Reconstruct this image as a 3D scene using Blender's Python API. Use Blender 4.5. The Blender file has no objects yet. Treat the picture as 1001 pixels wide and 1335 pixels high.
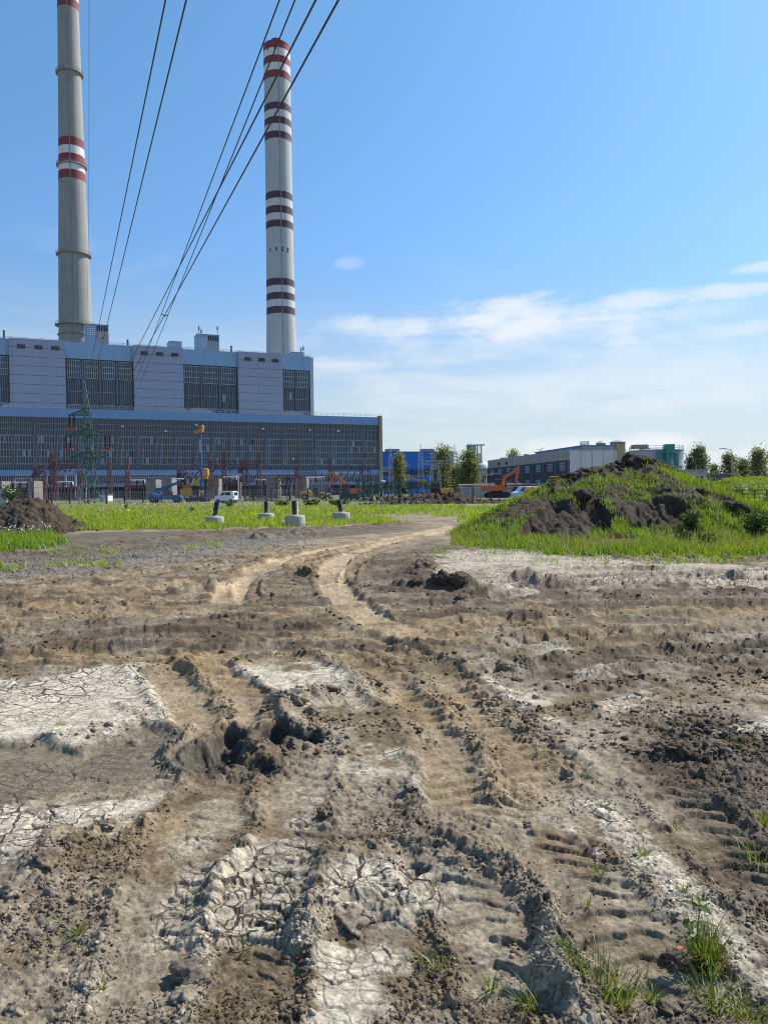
import bpy, math, random
import numpy as np
from mathutils import Matrix, Vector
random.seed(7); RNG = np.random.default_rng(11)
R = math.radians
SC = bpy.context.scene; COL = SC.collection

# ------------------------------------------------------------------ camera, sky, sun, exposure
PW, PH, FPX = 1001.0, 1335.0, 1000.0          # photograph size, focal length in its pixels
CAMH, PITCH, ROLL = 1.65, 1.6, 0.7
cam_d = bpy.data.cameras.new('camera'); cam = bpy.data.objects.new('camera', cam_d); COL.objects.link(cam)
cam_d.sensor_fit = 'VERTICAL'; cam_d.sensor_height = 36.0; cam_d.lens = FPX / PH * 36.0
cam_d.clip_start = .05; cam_d.clip_end = 20000
CM = Matrix.Rotation(R(90 - PITCH), 4, 'X') @ Matrix.Rotation(R(-ROLL), 4, 'Z')
cam.matrix_world = Matrix.Translation((0, 0, CAMH)) @ CM
SC.camera = cam
C3 = np.array(CM.to_3x3())

SUN_AZ, SUN_EL = 56.0, 46.0                   # degrees right of the view direction, above the horizon
SD = Vector((math.sin(R(SUN_AZ)) * math.cos(R(SUN_EL)), math.cos(R(SUN_AZ)) * math.cos(R(SUN_EL)), math.sin(R(SUN_EL))))
sun_d = bpy.data.lights.new('sun', 'SUN'); sun_d.energy = 4.9; sun_d.angle = R(.55); sun_d.color = (1, .94, .83)
sun = bpy.data.objects.new('sun', sun_d); COL.objects.link(sun)
sun.rotation_euler = (-SD).to_track_quat('-Z', 'Y').to_euler(); sun.location = (60, 40, 80)

def px_dir(px, py):                           # world direction of a photograph pixel
    v = C3 @ np.array([(px - PW / 2) / FPX, -(py - PH / 2) / FPX, -1.0])
    return v / np.linalg.norm(v)
def at(px, py, y):                            # the point on that sight line at distance y ahead
    d = px_dir(px, py); t = y / d[1]
    return Vector((d[0] * t, y, CAMH + d[2] * t))
def gp(px, py, z=0.0):                        # the ground point seen at that pixel
    d = px_dir(px, py); t = (z - CAMH) / d[2]
    return (d[0] * t, d[1] * t)
def proj(P):                                  # world points (N,3) -> pixels
    q = (np.asarray(P, float) - [0, 0, CAMH]) @ C3
    w = np.maximum(-q[:, 2], 1e-3)
    return PW / 2 + q[:, 0] / w * FPX, PH / 2 - q[:, 1] / w * FPX

world = bpy.data.worlds.new('World'); SC.world = world; world.use_nodes = True
wn, wl = world.node_tree.nodes, world.node_tree.links; wn.clear()
def wnode(t, **k):
    n = wn.new(t)
    for a, b in k.items(): setattr(n, a, b)
    return n
def wm(op, a, b=None, c=None, clamp=False):
    n = wn.new('ShaderNodeMath'); n.operation = op; n.use_clamp = clamp
    for i, v in enumerate((a, b, c)):
        if v is None: continue
        if isinstance(v, (int, float)): n.inputs[i].default_value = v
        else: wl.new(v, n.inputs[i])
    return n.outputs[0]
def wdot(v, vec):
    n = wn.new('ShaderNodeVectorMath'); n.operation = 'DOT_PRODUCT'; wl.new(v, n.inputs[0]); n.inputs[1].default_value = vec
    return n.outputs['Value']
def wmix(f, a, b, mode='MIX'):
    n = wn.new('ShaderNodeMix'); n.data_type = 'RGBA'; n.blend_type = mode
    if isinstance(f, (int, float)): n.inputs[0].default_value = f
    else: wl.new(f, n.inputs[0])
    for i, v in ((6, a), (7, b)):
        if isinstance(v, tuple): n.inputs[i].default_value = v
        else: wl.new(v, n.inputs[i])
    return n.outputs[2]
tc = wnode('ShaderNodeTexCoord'); DIR = tc.outputs['Generated']
sky = wnode('ShaderNodeTexSky', sky_type='NISHITA', sun_disc=False)
sky.sun_elevation = R(SUN_EL); sky.sun_rotation = R(SUN_AZ); sky.air_density = 1.0; sky.dust_density = .6; sky.ozone_density = 2.2; sky.altitude = 200
SKY_TINT, SKY_STR = (1.0, 1.03, 1.0, 1), .145
CLOUD_V = 5.1
ex = wdot(DIR, (1, 0, 0)); ey = wdot(DIR, (0, 1, 0)); ez = wdot(DIR, (0, 0, 1))
ezc = wm('MAXIMUM', ez, 0.0)
den = wm('ADD', ezc, .09)
cr = wnode('ShaderNodeValToRGB'); wl.new(ezc, cr.inputs[0]); els = cr.color_ramp.elements
for p_, c_ in ((0.0, (.40, .42, .445)), (.12, (.51, .585, .635)), (.30, (.58, .80, .935)), (.52, (.61, .905, 1.0))):
    e_ = els.new(p_); e_.color = (*c_, 1)
els.remove(els[0]); els.remove(els[-1])
base = wmix(1.0, sky.outputs[0], cr.outputs[0], 'MULTIPLY')
comb = wnode('ShaderNodeCombineXYZ'); wl.new(wm('DIVIDE', ex, den), comb.inputs[0]); wl.new(wm('DIVIDE', ey, den), comb.inputs[1])
def wnoise(scale, detail, rough, dist=0.0, sc=(1, 1, 1), vec=None):
    mp = wnode('ShaderNodeMapping'); mp.inputs['Scale'].default_value = sc; mp.inputs['Rotation'].default_value = (0, 0, .25)
    wl.new(vec or comb.outputs[0], mp.inputs[0])
    n = wnode('ShaderNodeTexNoise'); n.inputs['Scale'].default_value = scale; n.inputs['Detail'].default_value = detail
    n.inputs['Roughness'].default_value = rough; n.inputs['Distortion'].default_value = dist; wl.new(mp.outputs[0], n.inputs['Vector'])
    return n.outputs[0]
n_wisp = wnoise(.9, 9, .62, .5, (1, 1.7, 1)); n_fine = wnoise(14, 8, .6, .25, (1, 1, 1.9), DIR); n_str = wnoise(5, 9, .62, .4, (1, 1, 6.5), DIR)
def ramp(v, a, b):
    n = wnode('ShaderNodeMapRange', clamp=True, interpolation_type='SMOOTHSTEP')
    wl.new(v, n.inputs[0]); n.inputs[1].default_value = a; n.inputs[2].default_value = b
    return n.outputs[0]
# thin high veil that thickens towards the horizon
veil = wm('MULTIPLY', ramp(ez, .29, .03), wm('ADD', wm('MULTIPLY', ramp(n_str, .36, .68), .40), .58))
wisps = wm('MULTIPLY', wm('MULTIPLY', ramp(n_wisp, .55, .78), ramp(ez, .42, .15)), .30)
cl = wisps
# single clouds: centre pixel direction, half sizes (px), strength
for px, py, a, b, k in ((690, 445, 230, 40, .45), (880, 495, 260, 34, .4), (600, 505, 200, 28, .35), (655, 420, 125, 26, 1.0), (545, 424, 110, 15, .8), (800, 441, 45, 14, .8), (850, 390, 75, 9, .75), (935, 380, 60, 8, .7), (765, 402, 28, 9, .6),
                        (458, 342, 17, 7, .3), (990, 348, 26, 6, .6), (460, 474, 60, 12, .55), (640, 463, 55, 10, .5), (965, 428, 40, 8, .5), (735, 582, 70, 13, 1.0), (850, 578, 55, 12, 1.0),
                        (900, 412, 60, 12, .45), (960, 590, 60, 10, .6)):
    c = Vector(px_dir(px, py)); rt = c.cross(Vector((0, 0, 1))).normalized(); up = rt.cross(c)
    w = wm('MAXIMUM', wdot(DIR, c), .05)
    u = wm('DIVIDE', wdot(DIR, rt), wm('MULTIPLY', w, a / FPX)); v = wm('DIVIDE', wdot(DIR, up), wm('MULTIPLY', w, b / FPX))
    r2 = wm('ADD', wm('MULTIPLY', u, u), wm('MULTIPLY', v, v))
    fwd = wm('GREATER_THAN', wdot(DIR, c), .3)
    g = wm('SUBTRACT', wm('ADD', wm('ADD', wm('MULTIPLY', n_fine, 2.2), wm('MULTIPLY', n_str, 1.9)), -1.15), wm('MULTIPLY', r2, .42))
    cl = wm('MAXIMUM', cl, wm('MULTIPLY', wm('MULTIPLY', ramp(g, .15, 1.15), fwd), k))
cl = wm('MULTIPLY', cl, .82)
veiled = wmix(veil, base, (3.9, 4.4, 4.75, 1))
sky_c = wmix(cl, veiled, (CLOUD_V * .96, CLOUD_V * .99, CLOUD_V * 1.03, 1))
bg = wnode('ShaderNodeBackground'); wl.new(sky_c, bg.inputs[0]); bg.inputs[1].default_value = SKY_STR
wo = wnode('ShaderNodeOutputWorld'); wl.new(bg.outputs[0], wo.inputs[0])

vs = SC.view_settings; vs.view_transform = 'Standard'; vs.look = 'None'; vs.gamma = 1; vs.use_curve_mapping = False
vs.exposure = 0.38
SC.cycles.use_denoising = False; SC.cycles.filter_width = 1.15
SC.cycles.max_bounces = 6; SC.cycles.diffuse_bounces = 2; SC.cycles.glossy_bounces = 2; SC.cycles.transparent_max_bounces = 8

# ------------------------------------------------------------------ noise
def h2(ix, iy, s):
    n = (ix.astype(np.int64) * 374761393 + iy.astype(np.int64) * 668265263 + s * 974634777) & 0x7fffffff
    n = ((n ^ (n >> 13)) * 1274126177) & 0x7fffffff
    n = ((n ^ (n >> 16)) * 374761393) & 0x7fffffff
    return ((n ^ (n >> 15)) & 0xffffff).astype(np.float32) / np.float32(0xffffff)
def vn(x, y, s=0):                            # smooth value noise 0..1
    ix, iy = np.floor(x), np.floor(y); fx, fy = (x - ix).astype(np.float32), (y - iy).astype(np.float32)
    fx = fx * fx * fx * (fx * (fx * 6 - 15) + 10); fy = fy * fy * fy * (fy * (fy * 6 - 15) + 10)
    a, b, c, d = h2(ix, iy, s), h2(ix + 1, iy, s), h2(ix, iy + 1, s), h2(ix + 1, iy + 1, s)
    return (a + (b - a) * fx) * (1 - fy) + (c + (d - c) * fx) * fy
def fbm(x, y, o=4, s=0, g=.5):
    v, a, t = 0, 1.0, 0
    for k in range(o):
        v = v + a * vn(x * (1 + .03 * k) + 17.3 * k, y * (1 - .02 * k) - 9.1 * k, s + k); t += a; a *= g; x = x * 2; y = y * 2
    return v / t
def worley(x, y, s=0):                        # nearest and second distance, random of the nearest cell
    ix, iy = np.floor(x), np.floor(y); f1 = np.full(x.shape, 9, np.float32); f2 = f1.copy(); cid = np.zeros(x.shape, np.float32)
    for dx in (-1, 0, 1):
        for dy in (-1, 0, 1):
            jx, jy = ix + dx, iy + dy
            d = np.hypot(jx + .08 + .84 * h2(jx, jy, s) - x, jy + .08 + .84 * h2(jx, jy, s + 57) - y).astype(np.float32)
            c = d < f1
            f2 = np.where(c, f1, np.minimum(f2, d)); cid = np.where(c, h2(jx, jy, s + 91), cid); f1 = np.where(c, d, f1)
    return f1, f2, cid
def sst(v, a, b):
    t = np.clip((v - a) / (b - a), 0, 1); return t * t * (3 - 2 * t)
def seg_dist(x, y, pts):                      # distance to a polyline, arc length of the foot, signed side
    d = np.full(x.shape, 1e9, np.float32); s = np.zeros_like(d); sg = np.ones_like(d); acc = 0.0
    for (ax, ay), (bx, by) in zip(pts[:-1], pts[1:]):
        ux, uy = bx - ax, by - ay; L = math.hypot(ux, uy)
        if L < 1e-6: continue
        t = np.clip(((x - ax) * ux + (y - ay) * uy) / (L * L), 0, 1)
        e = np.hypot(x - ax - t * ux, y - ay - t * uy)
        c = e < d
        d = np.where(c, e, d); s = np.where(c, acc + t * L, s); sg = np.where(c, np.sign(ux * (y - ay) - uy * (x - ax)), sg); acc += L
    return d, s, sg
def smooth_line(pts, n=5):                    # Catmull-Rom through the points
    P = [Vector((*p, 0)) for p in pts]; P = [P[0] * 2 - P[1]] + P + [P[-1] * 2 - P[-2]]; out = []
    for i in range(1, len(P) - 2):
        for k in range(n):
            t = k / n; a, b, c, d = P[i - 1:i + 3]
            q = .5 * (2 * b + (c - a) * t + (2 * a - 5 * b + 4 * c - d) * t * t + (3 * b - a - 3 * c + d) * t ** 3); out.append((q.x, q.y))
    out.append((P[-2].x, P[-2].y)); return out
def in_poly(x, y, pts):
    r = np.zeros(x.shape, bool); n = len(pts)
    for i in range(n):
        (ax, ay), (bx, by) = pts[i], pts[(i + 1) % n]
        if ay == by: continue
        r ^= ((ay > y) != (by > y)) & (x < (bx - ax) * (y - ay) / (by - ay) + ax)
    return r

# ------------------------------------------------------------------ materials
def nodes_of(name):
    m = bpy.data.materials.new(name); m.use_nodes = True
    return m, m.node_tree.nodes, m.node_tree.links, m.node_tree.nodes['Principled BSDF']
MATS = {}
def mat(name, rgb, rough=.8, var=.14, scale=1.5, bump=0.0, metal=0.0, streak=0.0, bscale=None):
    if name in MATS: return MATS[name]
    m, n, l, b = nodes_of(name)
    b.inputs['Roughness'].default_value = rough; b.inputs['Metallic'].default_value = metal
    t = n.new('ShaderNodeTexCoord'); z = n.new('ShaderNodeTexNoise'); z.inputs['Scale'].default_value = scale; z.inputs['Detail'].default_value = 7; z.inputs['Roughness'].default_value = .62
    l.new(t.outputs['Object'], z.inputs['Vector'])
    mx = n.new('ShaderNodeMix'); mx.data_type = 'RGBA'
    mx.inputs[6].default_value = (*[c * (1 - 1.6 * var) for c in rgb], 1); mx.inputs[7].default_value = (*[min(1, c * (1 + 1.6 * var)) for c in rgb], 1)
    l.new(z.outputs[0], mx.inputs[0]); out = mx.outputs[2]
    if streak:
        mp = n.new('ShaderNodeMapping'); mp.inputs['Scale'].default_value = (1.2, 1.2, .06); l.new(t.outputs['Object'], mp.inputs[0])
        z2 = n.new('ShaderNodeTexNoise'); z2.inputs['Scale'].default_value = 1.3; z2.inputs['Detail'].default_value = 6; l.new(mp.outputs[0], z2.inputs['Vector'])
        rr = n.new('ShaderNodeMapRange'); rr.inputs[1].default_value = .42; rr.inputs[2].default_value = .75; rr.inputs[3].default_value = 1; rr.inputs[4].default_value = 1 - streak
        l.new(z2.outputs[0], rr.inputs[0])
        m2 = n.new('ShaderNodeMix'); m2.data_type = 'RGBA'; m2.blend_type = 'MULTIPLY'; m2.inputs[0].default_value = 1
        l.new(out, m2.inputs[6]); l.new(rr.outputs[0], m2.inputs[7]); out = m2.outputs[2]
    l.new(out, b.inputs['Base Color'])
    if bump:
        z3 = n.new('ShaderNodeTexNoise'); z3.inputs['Scale'].default_value = bscale or scale * 8; z3.inputs['Detail'].default_value = 8; z3.inputs['Roughness'].default_value = .7
        l.new(t.outputs['Object'], z3.inputs['Vector'])
        bp = n.new('ShaderNodeBump'); bp.inputs['Strength'].default_value = bump; bp.inputs['Distance'].default_value = .1
        l.new(z3.outputs[0], bp.inputs['Height']); l.new(bp.outputs[0], b.inputs['Normal'])
    MATS[name] = m; return m
def leaf_mat(name, c1, c2, trans=.45, scale=.7):
    if name in MATS: return MATS[name]
    m, n, l, b = nodes_of(name); n.remove(b); o = n['Material Output']
    g = n.new('ShaderNodeNewGeometry'); t = n.new('ShaderNodeTexCoord'); z = n.new('ShaderNodeTexNoise'); z.inputs['Scale'].default_value = scale; z.inputs['Detail'].default_value = 4
    l.new(t.outputs['Object'], z.inputs['Vector'])
    ad = n.new('ShaderNodeMath'); ad.operation = 'MULTIPLY_ADD'; ad.inputs[1].default_value = .5; l.new(g.outputs['Random Per Island'], ad.inputs[0])
    rr = n.new('ShaderNodeMapRange'); rr.inputs[1].default_value = .3; rr.inputs[2].default_value = .7; rr.inputs[4].default_value = .5; l.new(z.outputs[0], rr.inputs[0]); l.new(rr.outputs[0], ad.inputs[2])
    mx = n.new('ShaderNodeMix'); mx.data_type = 'RGBA'; mx.inputs[6].default_value = (*c1, 1); mx.inputs[7].default_value = (*c2, 1); l.new(ad.outputs[0], mx.inputs[0])
    d = n.new('ShaderNodeBsdfDiffuse'); tr = n.new('ShaderNodeBsdfTranslucent'); gl = n.new('ShaderNodeBsdfGlossy'); gl.inputs['Roughness'].default_value = .5
    l.new(mx.outputs[2], d.inputs[0])
    wa = n.new('ShaderNodeMix'); wa.data_type = 'RGBA'; wa.blend_type = 'MULTIPLY'; wa.inputs[0].default_value = 1; wa.inputs[7].default_value = (1.5, 1.25, .55, 1); l.new(mx.outputs[2], wa.inputs[6]); l.new(wa.outputs[2], tr.inputs[0])
    s1 = n.new('ShaderNodeMixShader'); s1.inputs[0].default_value = trans; l.new(d.outputs[0], s1.inputs[1]); l.new(tr.outputs[0], s1.inputs[2])
    s2 = n.new('ShaderNodeMixShader'); s2.inputs[0].default_value = .04; l.new(s1.outputs[0], s2.inputs[1]); l.new(gl.outputs[0], s2.inputs[2])
    l.new(s2.outputs[0], o.inputs[0]); MATS[name] = m; return m

# ------------------------------------------------------------------ object helpers
def tag(o, label=None, cat=None, group=None, kind=None):
    for k, v in (('label', label), ('category', cat), ('group', group), ('kind', kind)):
        if v: o[k] = v
    return o
def link(name, me, m=None, parent=None, smooth=False):
    if m is not None and not me.materials: me.materials.append(m)
    o = bpy.data.objects.new(name, me); COL.objects.link(o)
    if parent is not None: o.parent = parent
    if smooth: me.shade_smooth()
    return o
def empty(name, loc=(0, 0, 0), rz=0.0, label=None, cat=None, group=None, kind=None):
    o = bpy.data.objects.new(name, None); COL.objects.link(o); o.location = loc; o.rotation_euler = (0, 0, rz); o.empty_display_size = .3
    return tag(o, label, cat, group, kind)
def np_mesh(name, V, F):
    V = np.asarray(V, np.float32); F = np.asarray(F, np.int32); k = F.shape[1]
    me = bpy.data.meshes.new(name); me.vertices.add(len(V)); me.vertices.foreach_set('co', V.ravel())
    me.loops.add(F.size); me.loops.foreach_set('vertex_index', F.ravel())
    me.polygons.add(len(F)); me.polygons.foreach_set('loop_start', np.arange(0, F.size, k, dtype=np.int32))
    me.update(calc_edges=True); return me
class MB:                                     # collects shapes for ONE mesh object
    def __init__(s): s.v = []; s.f = []
    def add(s, vs_, fs): 
        o = len(s.v); s.v += [tuple(p) for p in vs_]; s.f += [tuple(i + o for i in f) for f in fs]; return s
    def box(s, x0, x1, y0, y1, z0, z1, M=None):
        P = [Vector((x, y, z)) for z in (z0, z1) for y in (y0, y1) for x in (x0, x1)]
        if M: P = [M @ p for p in P]
        return s.add(P, [(0, 2, 3, 1), (4, 5, 7, 6), (0, 1, 5, 4), (2, 6, 7, 3), (0, 4, 6, 2), (1, 3, 7, 5)])
    def beam(s, a, b, w, h=None, up=(0, 0, 1), w2=None, h2=None):
        a, b = Vector(a), Vector(b); h = h or w; w2 = w2 or w; h2 = h2 or h; d = (b - a).normalized(); up = Vector(up)
        if abs(d.dot(up)) > .98: up = Vector((0, 1, 0)) if abs(d.y) < .9 else Vector((1, 0, 0))
        x = d.cross(up).normalized(); z = x.cross(d)
        P = [a + x * i * w / 2 + z * j * h / 2 for j in (-1, 1) for i in (-1, 1)] + [b + x * i * w2 / 2 + z * j * h2 / 2 for j in (-1, 1) for i in (-1, 1)]
        return s.add(P, [(0, 1, 3, 2), (4, 6, 7, 5), (0, 4, 5, 1), (2, 3, 7, 6), (0, 2, 6, 4), (1, 5, 7, 3)])
    def tube(s, pts, r, n=6, r2=None, cap=True):
        pts = [Vector(p) for p in pts]; rings = []
        for i, p in enumerate(pts):
            d = (pts[min(i + 1, len(pts) - 1)] - pts[max(i - 1, 0)]).normalized(); up = Vector((0, 0, 1)) if abs(d.z) < .95 else Vector((1, 0, 0))
            x = d.cross(up).normalized(); y = x.cross(d); rr = r if r2 is None else r + (r2 - r) * i / (len(pts) - 1)
            rings.append([p + (x * math.cos(2 * math.pi * k / n) + y * math.sin(2 * math.pi * k / n)) * rr for k in range(n)])
        o = len(s.v); s.v += [tuple(q) for g in rings for q in g]
        for i in range(len(rings) - 1):
            for k in range(n): s.f.append((o + i * n + k, o + i * n + (k + 1) % n, o + (i + 1) * n + (k + 1) % n, o + (i + 1) * n + k))
        if cap: s.f.append(tuple(o + k for k in range(n))[::-1]); s.f.append(tuple(o + (len(rings) - 1) * n + k for k in range(n)))
        return s
    def lathe(s, prof, n=24, c=(0, 0), cap=True, ph=0.0):
        o = len(s.v)
        for r, z in prof: s.v += [(c[0] + r * math.cos(2 * math.pi * k / n + ph), c[1] + r * math.sin(2 * math.pi * k / n + ph), z) for k in range(n)]
        for i in range(len(prof) - 1):
            for k in range(n): s.f.append((o + i * n + k, o + i * n + (k + 1) % n, o + (i + 1) * n + (k + 1) % n, o + (i + 1) * n + k))
        if cap: s.f.append(tuple(o + k for k in range(n))[::-1]); s.f.append(tuple(o + (len(prof) - 1) * n + k for k in range(n)))
        return s
    def prism(s, prof, y0, y1):               # polygon in x,z pushed along y
        n = len(prof); o = len(s.v); s.v += [(x, y0, z) for x, z in prof] + [(x, y1, z) for x, z in prof]
        s.f.append(tuple(o + i for i in range(n))); s.f.append(tuple(o + n + i for i in range(n))[::-1])
        for i in range(n): s.f.append((o + i, o + n + i, o + n + (i + 1) % n, o + (i + 1) % n))
        return s
    def mesh(s, name):
        me = bpy.data.meshes.new(name); me.from_pydata(s.v, [], s.f); me.update()
        return me
    def build(s, name, m, parent=None, smooth=False, bevel=0.0):
        o = link(name, s.mesh(name), m, parent)
        if smooth: o.data.shade_smooth(); o.data.set_sharp_from_angle(angle=R(38))
        if bevel:
            b = o.modifiers.new('bevel', 'BEVEL'); b.width = bevel; b.segments = 2; b.limit_method = 'ANGLE'
        return o

# ------------------------------------------------------------------ the ground: one polar sheet, fine near, coarse to the horizon
TH = np.concatenate([-np.geomspace(180, 29, 42), np.linspace(-28.5, 28.5, 770), np.geomspace(29, 180, 42)[:-1]]) * math.pi / 180
RR = np.concatenate([np.linspace(.3, 1.75, 12), 1 / np.linspace(1 / 1.8, 1 / 11.0, 760), np.arange(11.08, 42, .085), np.geomspace(42.1, 95, 60), np.geomspace(97, 9000, 46)])
NT, NR = len(TH), len(RR)
GX = (RR[:, None] * np.sin(TH)[None]).astype(np.float32).ravel(); GY = (RR[:, None] * np.cos(TH)[None]).astype(np.float32).ravel()
near = (np.hypot(GX, GY) < 100) & (GY > 0) & (np.abs(np.arctan2(GX, GY)) < R(42))
x, y = GX[near].astype(np.float64), GY[near].astype(np.float64)
rd = np.hypot(x, y)
lod = sst(rd, 26, 8)                                   # fine relief only where the sheet can hold it

nA = fbm(x * .35, y * .35, 4, 1); nB = fbm(x * 1.6, y * 1.6, 4, 9); nC = fbm(x * 6, y * 6, 4, 21); nD = fbm(x * 22, y * 22, 3, 33); nE = fbm(x * 58, y * 58, 3, 39); nS = fbm(x * .45 + nA, y * 3.2, 4, 41)
wx, wy = x + (nB - .5) * .55 + (nC - .5) * .16, y + (fbm(x * 1.6 + 40, y * 1.6, 4, 15) - .5) * .8 + (nC - .5) * .2
def G(*pts): return [gp(*p) for p in pts]
def region(pts, soft=.12, warp=1.0):                   # soft mask of an area of the ground, edge broken up by noise
    P = G(*pts); qx, qy = x + (wx - x) * warp, y + (wy - y) * warp
    d, _, _ = seg_dist(qx, qy, P + P[:1]); s = np.where(in_poly(qx, qy, P), d, -d)
    s = s + ((nC - .5) * .34 + (nB - .5) * .5 + (nA - .5) * .5) * min(1, warp + .3)
    sf = soft * (1 + rd * .03)
    return sst(s, -sf, sf)

pale = np.zeros_like(x)
for k, pts in ((1, [(-160, 900), (60, 889), (150, 883), (225, 892), (240, 920), (244, 946), (190, 944), (90, 968), (40, 962), (-160, 985)]),
               (1, [(-160, 1050), (100, 1032), (238, 1003), (232, 1045), (160, 1070), (85, 1105), (30, 1140), (-160, 1210)]),
               (1, [(310, 882), (400, 860), (450, 866), (478, 886), (440, 897), (380, 908), (340, 900)]),
               (.85, [(285, 1075), (350, 1050), (370, 1010), (425, 1005), (415, 1065), (430, 1130), (390, 1200), (330, 1215), (290, 1240), (215, 1235), (205, 1130)]),
               (1, [(425, 1135), (470, 1120), (560, 1150), (590, 1190), (540, 1210), (525, 1260), (522, 1345), (385, 1345), (400, 1265), (425, 1200)]),
               (1, [(610, 888), (680, 882), (745, 905), (762, 960), (772, 1020), (842, 1080), (885, 1150), (960, 1240), (1030, 1340), (962, 1340), (885, 1225), (800, 1130), (742, 1060), (725, 1000), (690, 950), (640, 905)]),
               (.74, [(560, 722), (640, 714), (720, 712), (840, 735), (1080, 740), (1080, 770), (820, 768), (640, 778), (575, 755)]),
               (.75, [(700, 890), (820, 882), (900, 905), (830, 935), (760, 945)]), (.8, [(930, 930), (1080, 885), (1080, 950), (950, 952)]),
               (.65, [(430, 965), (530, 925), (580, 985), (575, 1030), (470, 1020)]), (.5, [(630, 842), (760, 836), (830, 868), (640, 880)]),
               (.7, [(340, 905), (460, 896), (500, 915), (470, 935), (400, 935)]), (.5, [(0, 1190), (150, 1160), (190, 1240), (150, 1345), (20, 1345)]), (.55, [(560, 1150), (640, 1150), (690, 1230), (610, 1260)])):
    pale = np.maximum(pale, k * region(pts))
tan = np.zeros_like(x)
for k, pts in ((.75, [(-300, 765), (100, 745), (300, 722), (430, 706), (560, 688), (600, 690), (480, 728), (450, 790), (600, 797), (1200, 782), (1200, 822), (620, 834), (560, 850), (430, 862), (250, 872), (100, 860), (-300, 850)]),
               (.9, [(200, 862), (300, 855), (350, 920), (345, 965), (285, 985), (250, 960), (240, 905)]), (1, [(380, 825), (500, 835), (620, 905), (700, 985), (770, 1050), (640, 1075), (600, 1000), (520, 905), (430, 860)]),
               (.6, [(240, 1010), (340, 1010), (350, 1060), (270, 1075)]), (.55, [(170, 1260), (260, 1200), (280, 1260), (230, 1345), (150, 1345)])):
    tan = np.maximum(tan, k * region(pts, .25))
wet = region([(-160, 985), (40, 966), (95, 970), (190, 946), (236, 945), (238, 1003), (190, 1016), (90, 1032), (-160, 1056)], .05, .35)
grav = region([(-300, 770), (-50, 735), (150, 722), (330, 700), (420, 690), (380, 706), (250, 735), (100, 752)], .5) * .9
dark = np.zeros_like(x)
for k, pts in ((.6, [(400, 1045), (560, 1010), (650, 1075), (690, 1130), (620, 1165), (520, 1120), (440, 1105)]), (.95, [(800, 940), (900, 905), (1100, 960), (1100, 1230), (960, 1220), (880, 1100), (800, 1010)]),
               (.42, [(-60, 1180), (60, 1110), (150, 1070), (190, 1120), (190, 1345), (-60, 1345)]), (.9, [(240, 975), (300, 985), (380, 930), (430, 960), (400, 990), (330, 1010), (245, 1010)]),
               (.65, [(530, 1260), (700, 1140), (900, 1260), (960, 1345), (520, 1345)]), (.5, [(280, 1240), (400, 1180), (390, 1345), (240, 1345)]),
               (.85, [(-300, 716), (60, 718), (95, 695), (270, 691), (430, 687), (520, 682), (540, 690), (400, 704), (250, 718), (60, 742), (-300, 750)]),
               (.6, [(480, 735), (560, 700), (600, 712), (560, 790), (470, 775)]), (.5, [(330, 745), (410, 745), (420, 790), (340, 795)]), (.6, [(560, 775), (1080, 772), (1080, 788), (560, 797)])):
    dark = np.maximum(dark, k * region(pts, .3))
pale *= 1 - wet

H = (nA - .5) * .09 + (nB - .5) * .035
rough = np.clip(.45 + .5 * (nB - .4) + .6 * dark - .65 * pale - .95 * wet - .25 * tan, .03, 1.25)
H -= .06 * wet
moist = np.zeros_like(x); dust = np.zeros_like(x)

def cull(L, mg):
    X = [p[0] for p in L]; Y = [p[1] for p in L]
    return np.nonzero((x > min(X) - mg) & (x < max(X) + mg) & (y > min(Y) - mg) & (y < max(Y) + mg))[0]
RELIEF = .34; WF = .34 - .22 * sst(rd, 6, 9)
def track(pts, hw, depth, berm=.03, lug=.02, per=.17, tanw=0.0, fade=.12, skew=.5):
    L = smooth_line(G(*pts), 4); I = cull(L, hw * 2.5 + .3); k = RELIEF * (1 + 1.9 * sst(rd[I], 7, 12)); fr = sst(rd[I], 6, 9)
    d, s, sg = seg_dist(x[I] + (wx - x)[I] * WF[I], y[I] + (wy - y)[I] * WF[I], L)
    tot = sum(math.hypot(b[0] - a[0], b[1] - a[1]) for a, b in zip(L[:-1], L[1:]))
    en = sst(s, 0, fade * tot + .01) * sst(s, tot, tot * (1 - fade) - .01)
    m = sst(d, hw * 1.12, hw * .78) * en
    bm = np.exp(-((d - hw * 1.22) / (hw * .26)) ** 2) * en
    h = H[I] * (1 - .45 * m) - k * depth * m + k * berm * bm * ((1 - fr) * (.25 + 1.6 * nC[I]) * (.3 + 1.2 * nB[I]) + fr * (.35 + .9 * nB[I]))
    ph = (s + skew * (hw - d)) / per
    tri = np.abs((ph % 1.0) - .5) * 2; bar = sst(tri, .42, .6)
    lm = m * sst(d, hw * .95, hw * .8) * np.clip(.25 + 1.6 * (nB[I] - .3), 0, 1)
    H[I] = h + 1.3 * lug * lm * (bar - .5)
    rough[I] = rough[I] * (1 - .72 * m) + .35 * bm
    m = sst(m + .9 * (nC[I] - .5) * (1 - fr) + .25 * (nB[I] - .5), .2, .8) * (m > .02)
    if tanw >= .95: dust[I] = np.maximum(dust[I], m)
    if tanw > 0: tan[I] = np.maximum(tan[I], tanw * m); pale[I] *= 1 - tanw * m
    elif tanw < 0: pale[I] *= 1 + .8 * tanw * m; dark[I] = np.maximum(dark[I], np.clip(-.75 * tanw * m + .5 * bm, 0, .9) * sst(rd[I], 5, 7))
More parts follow.
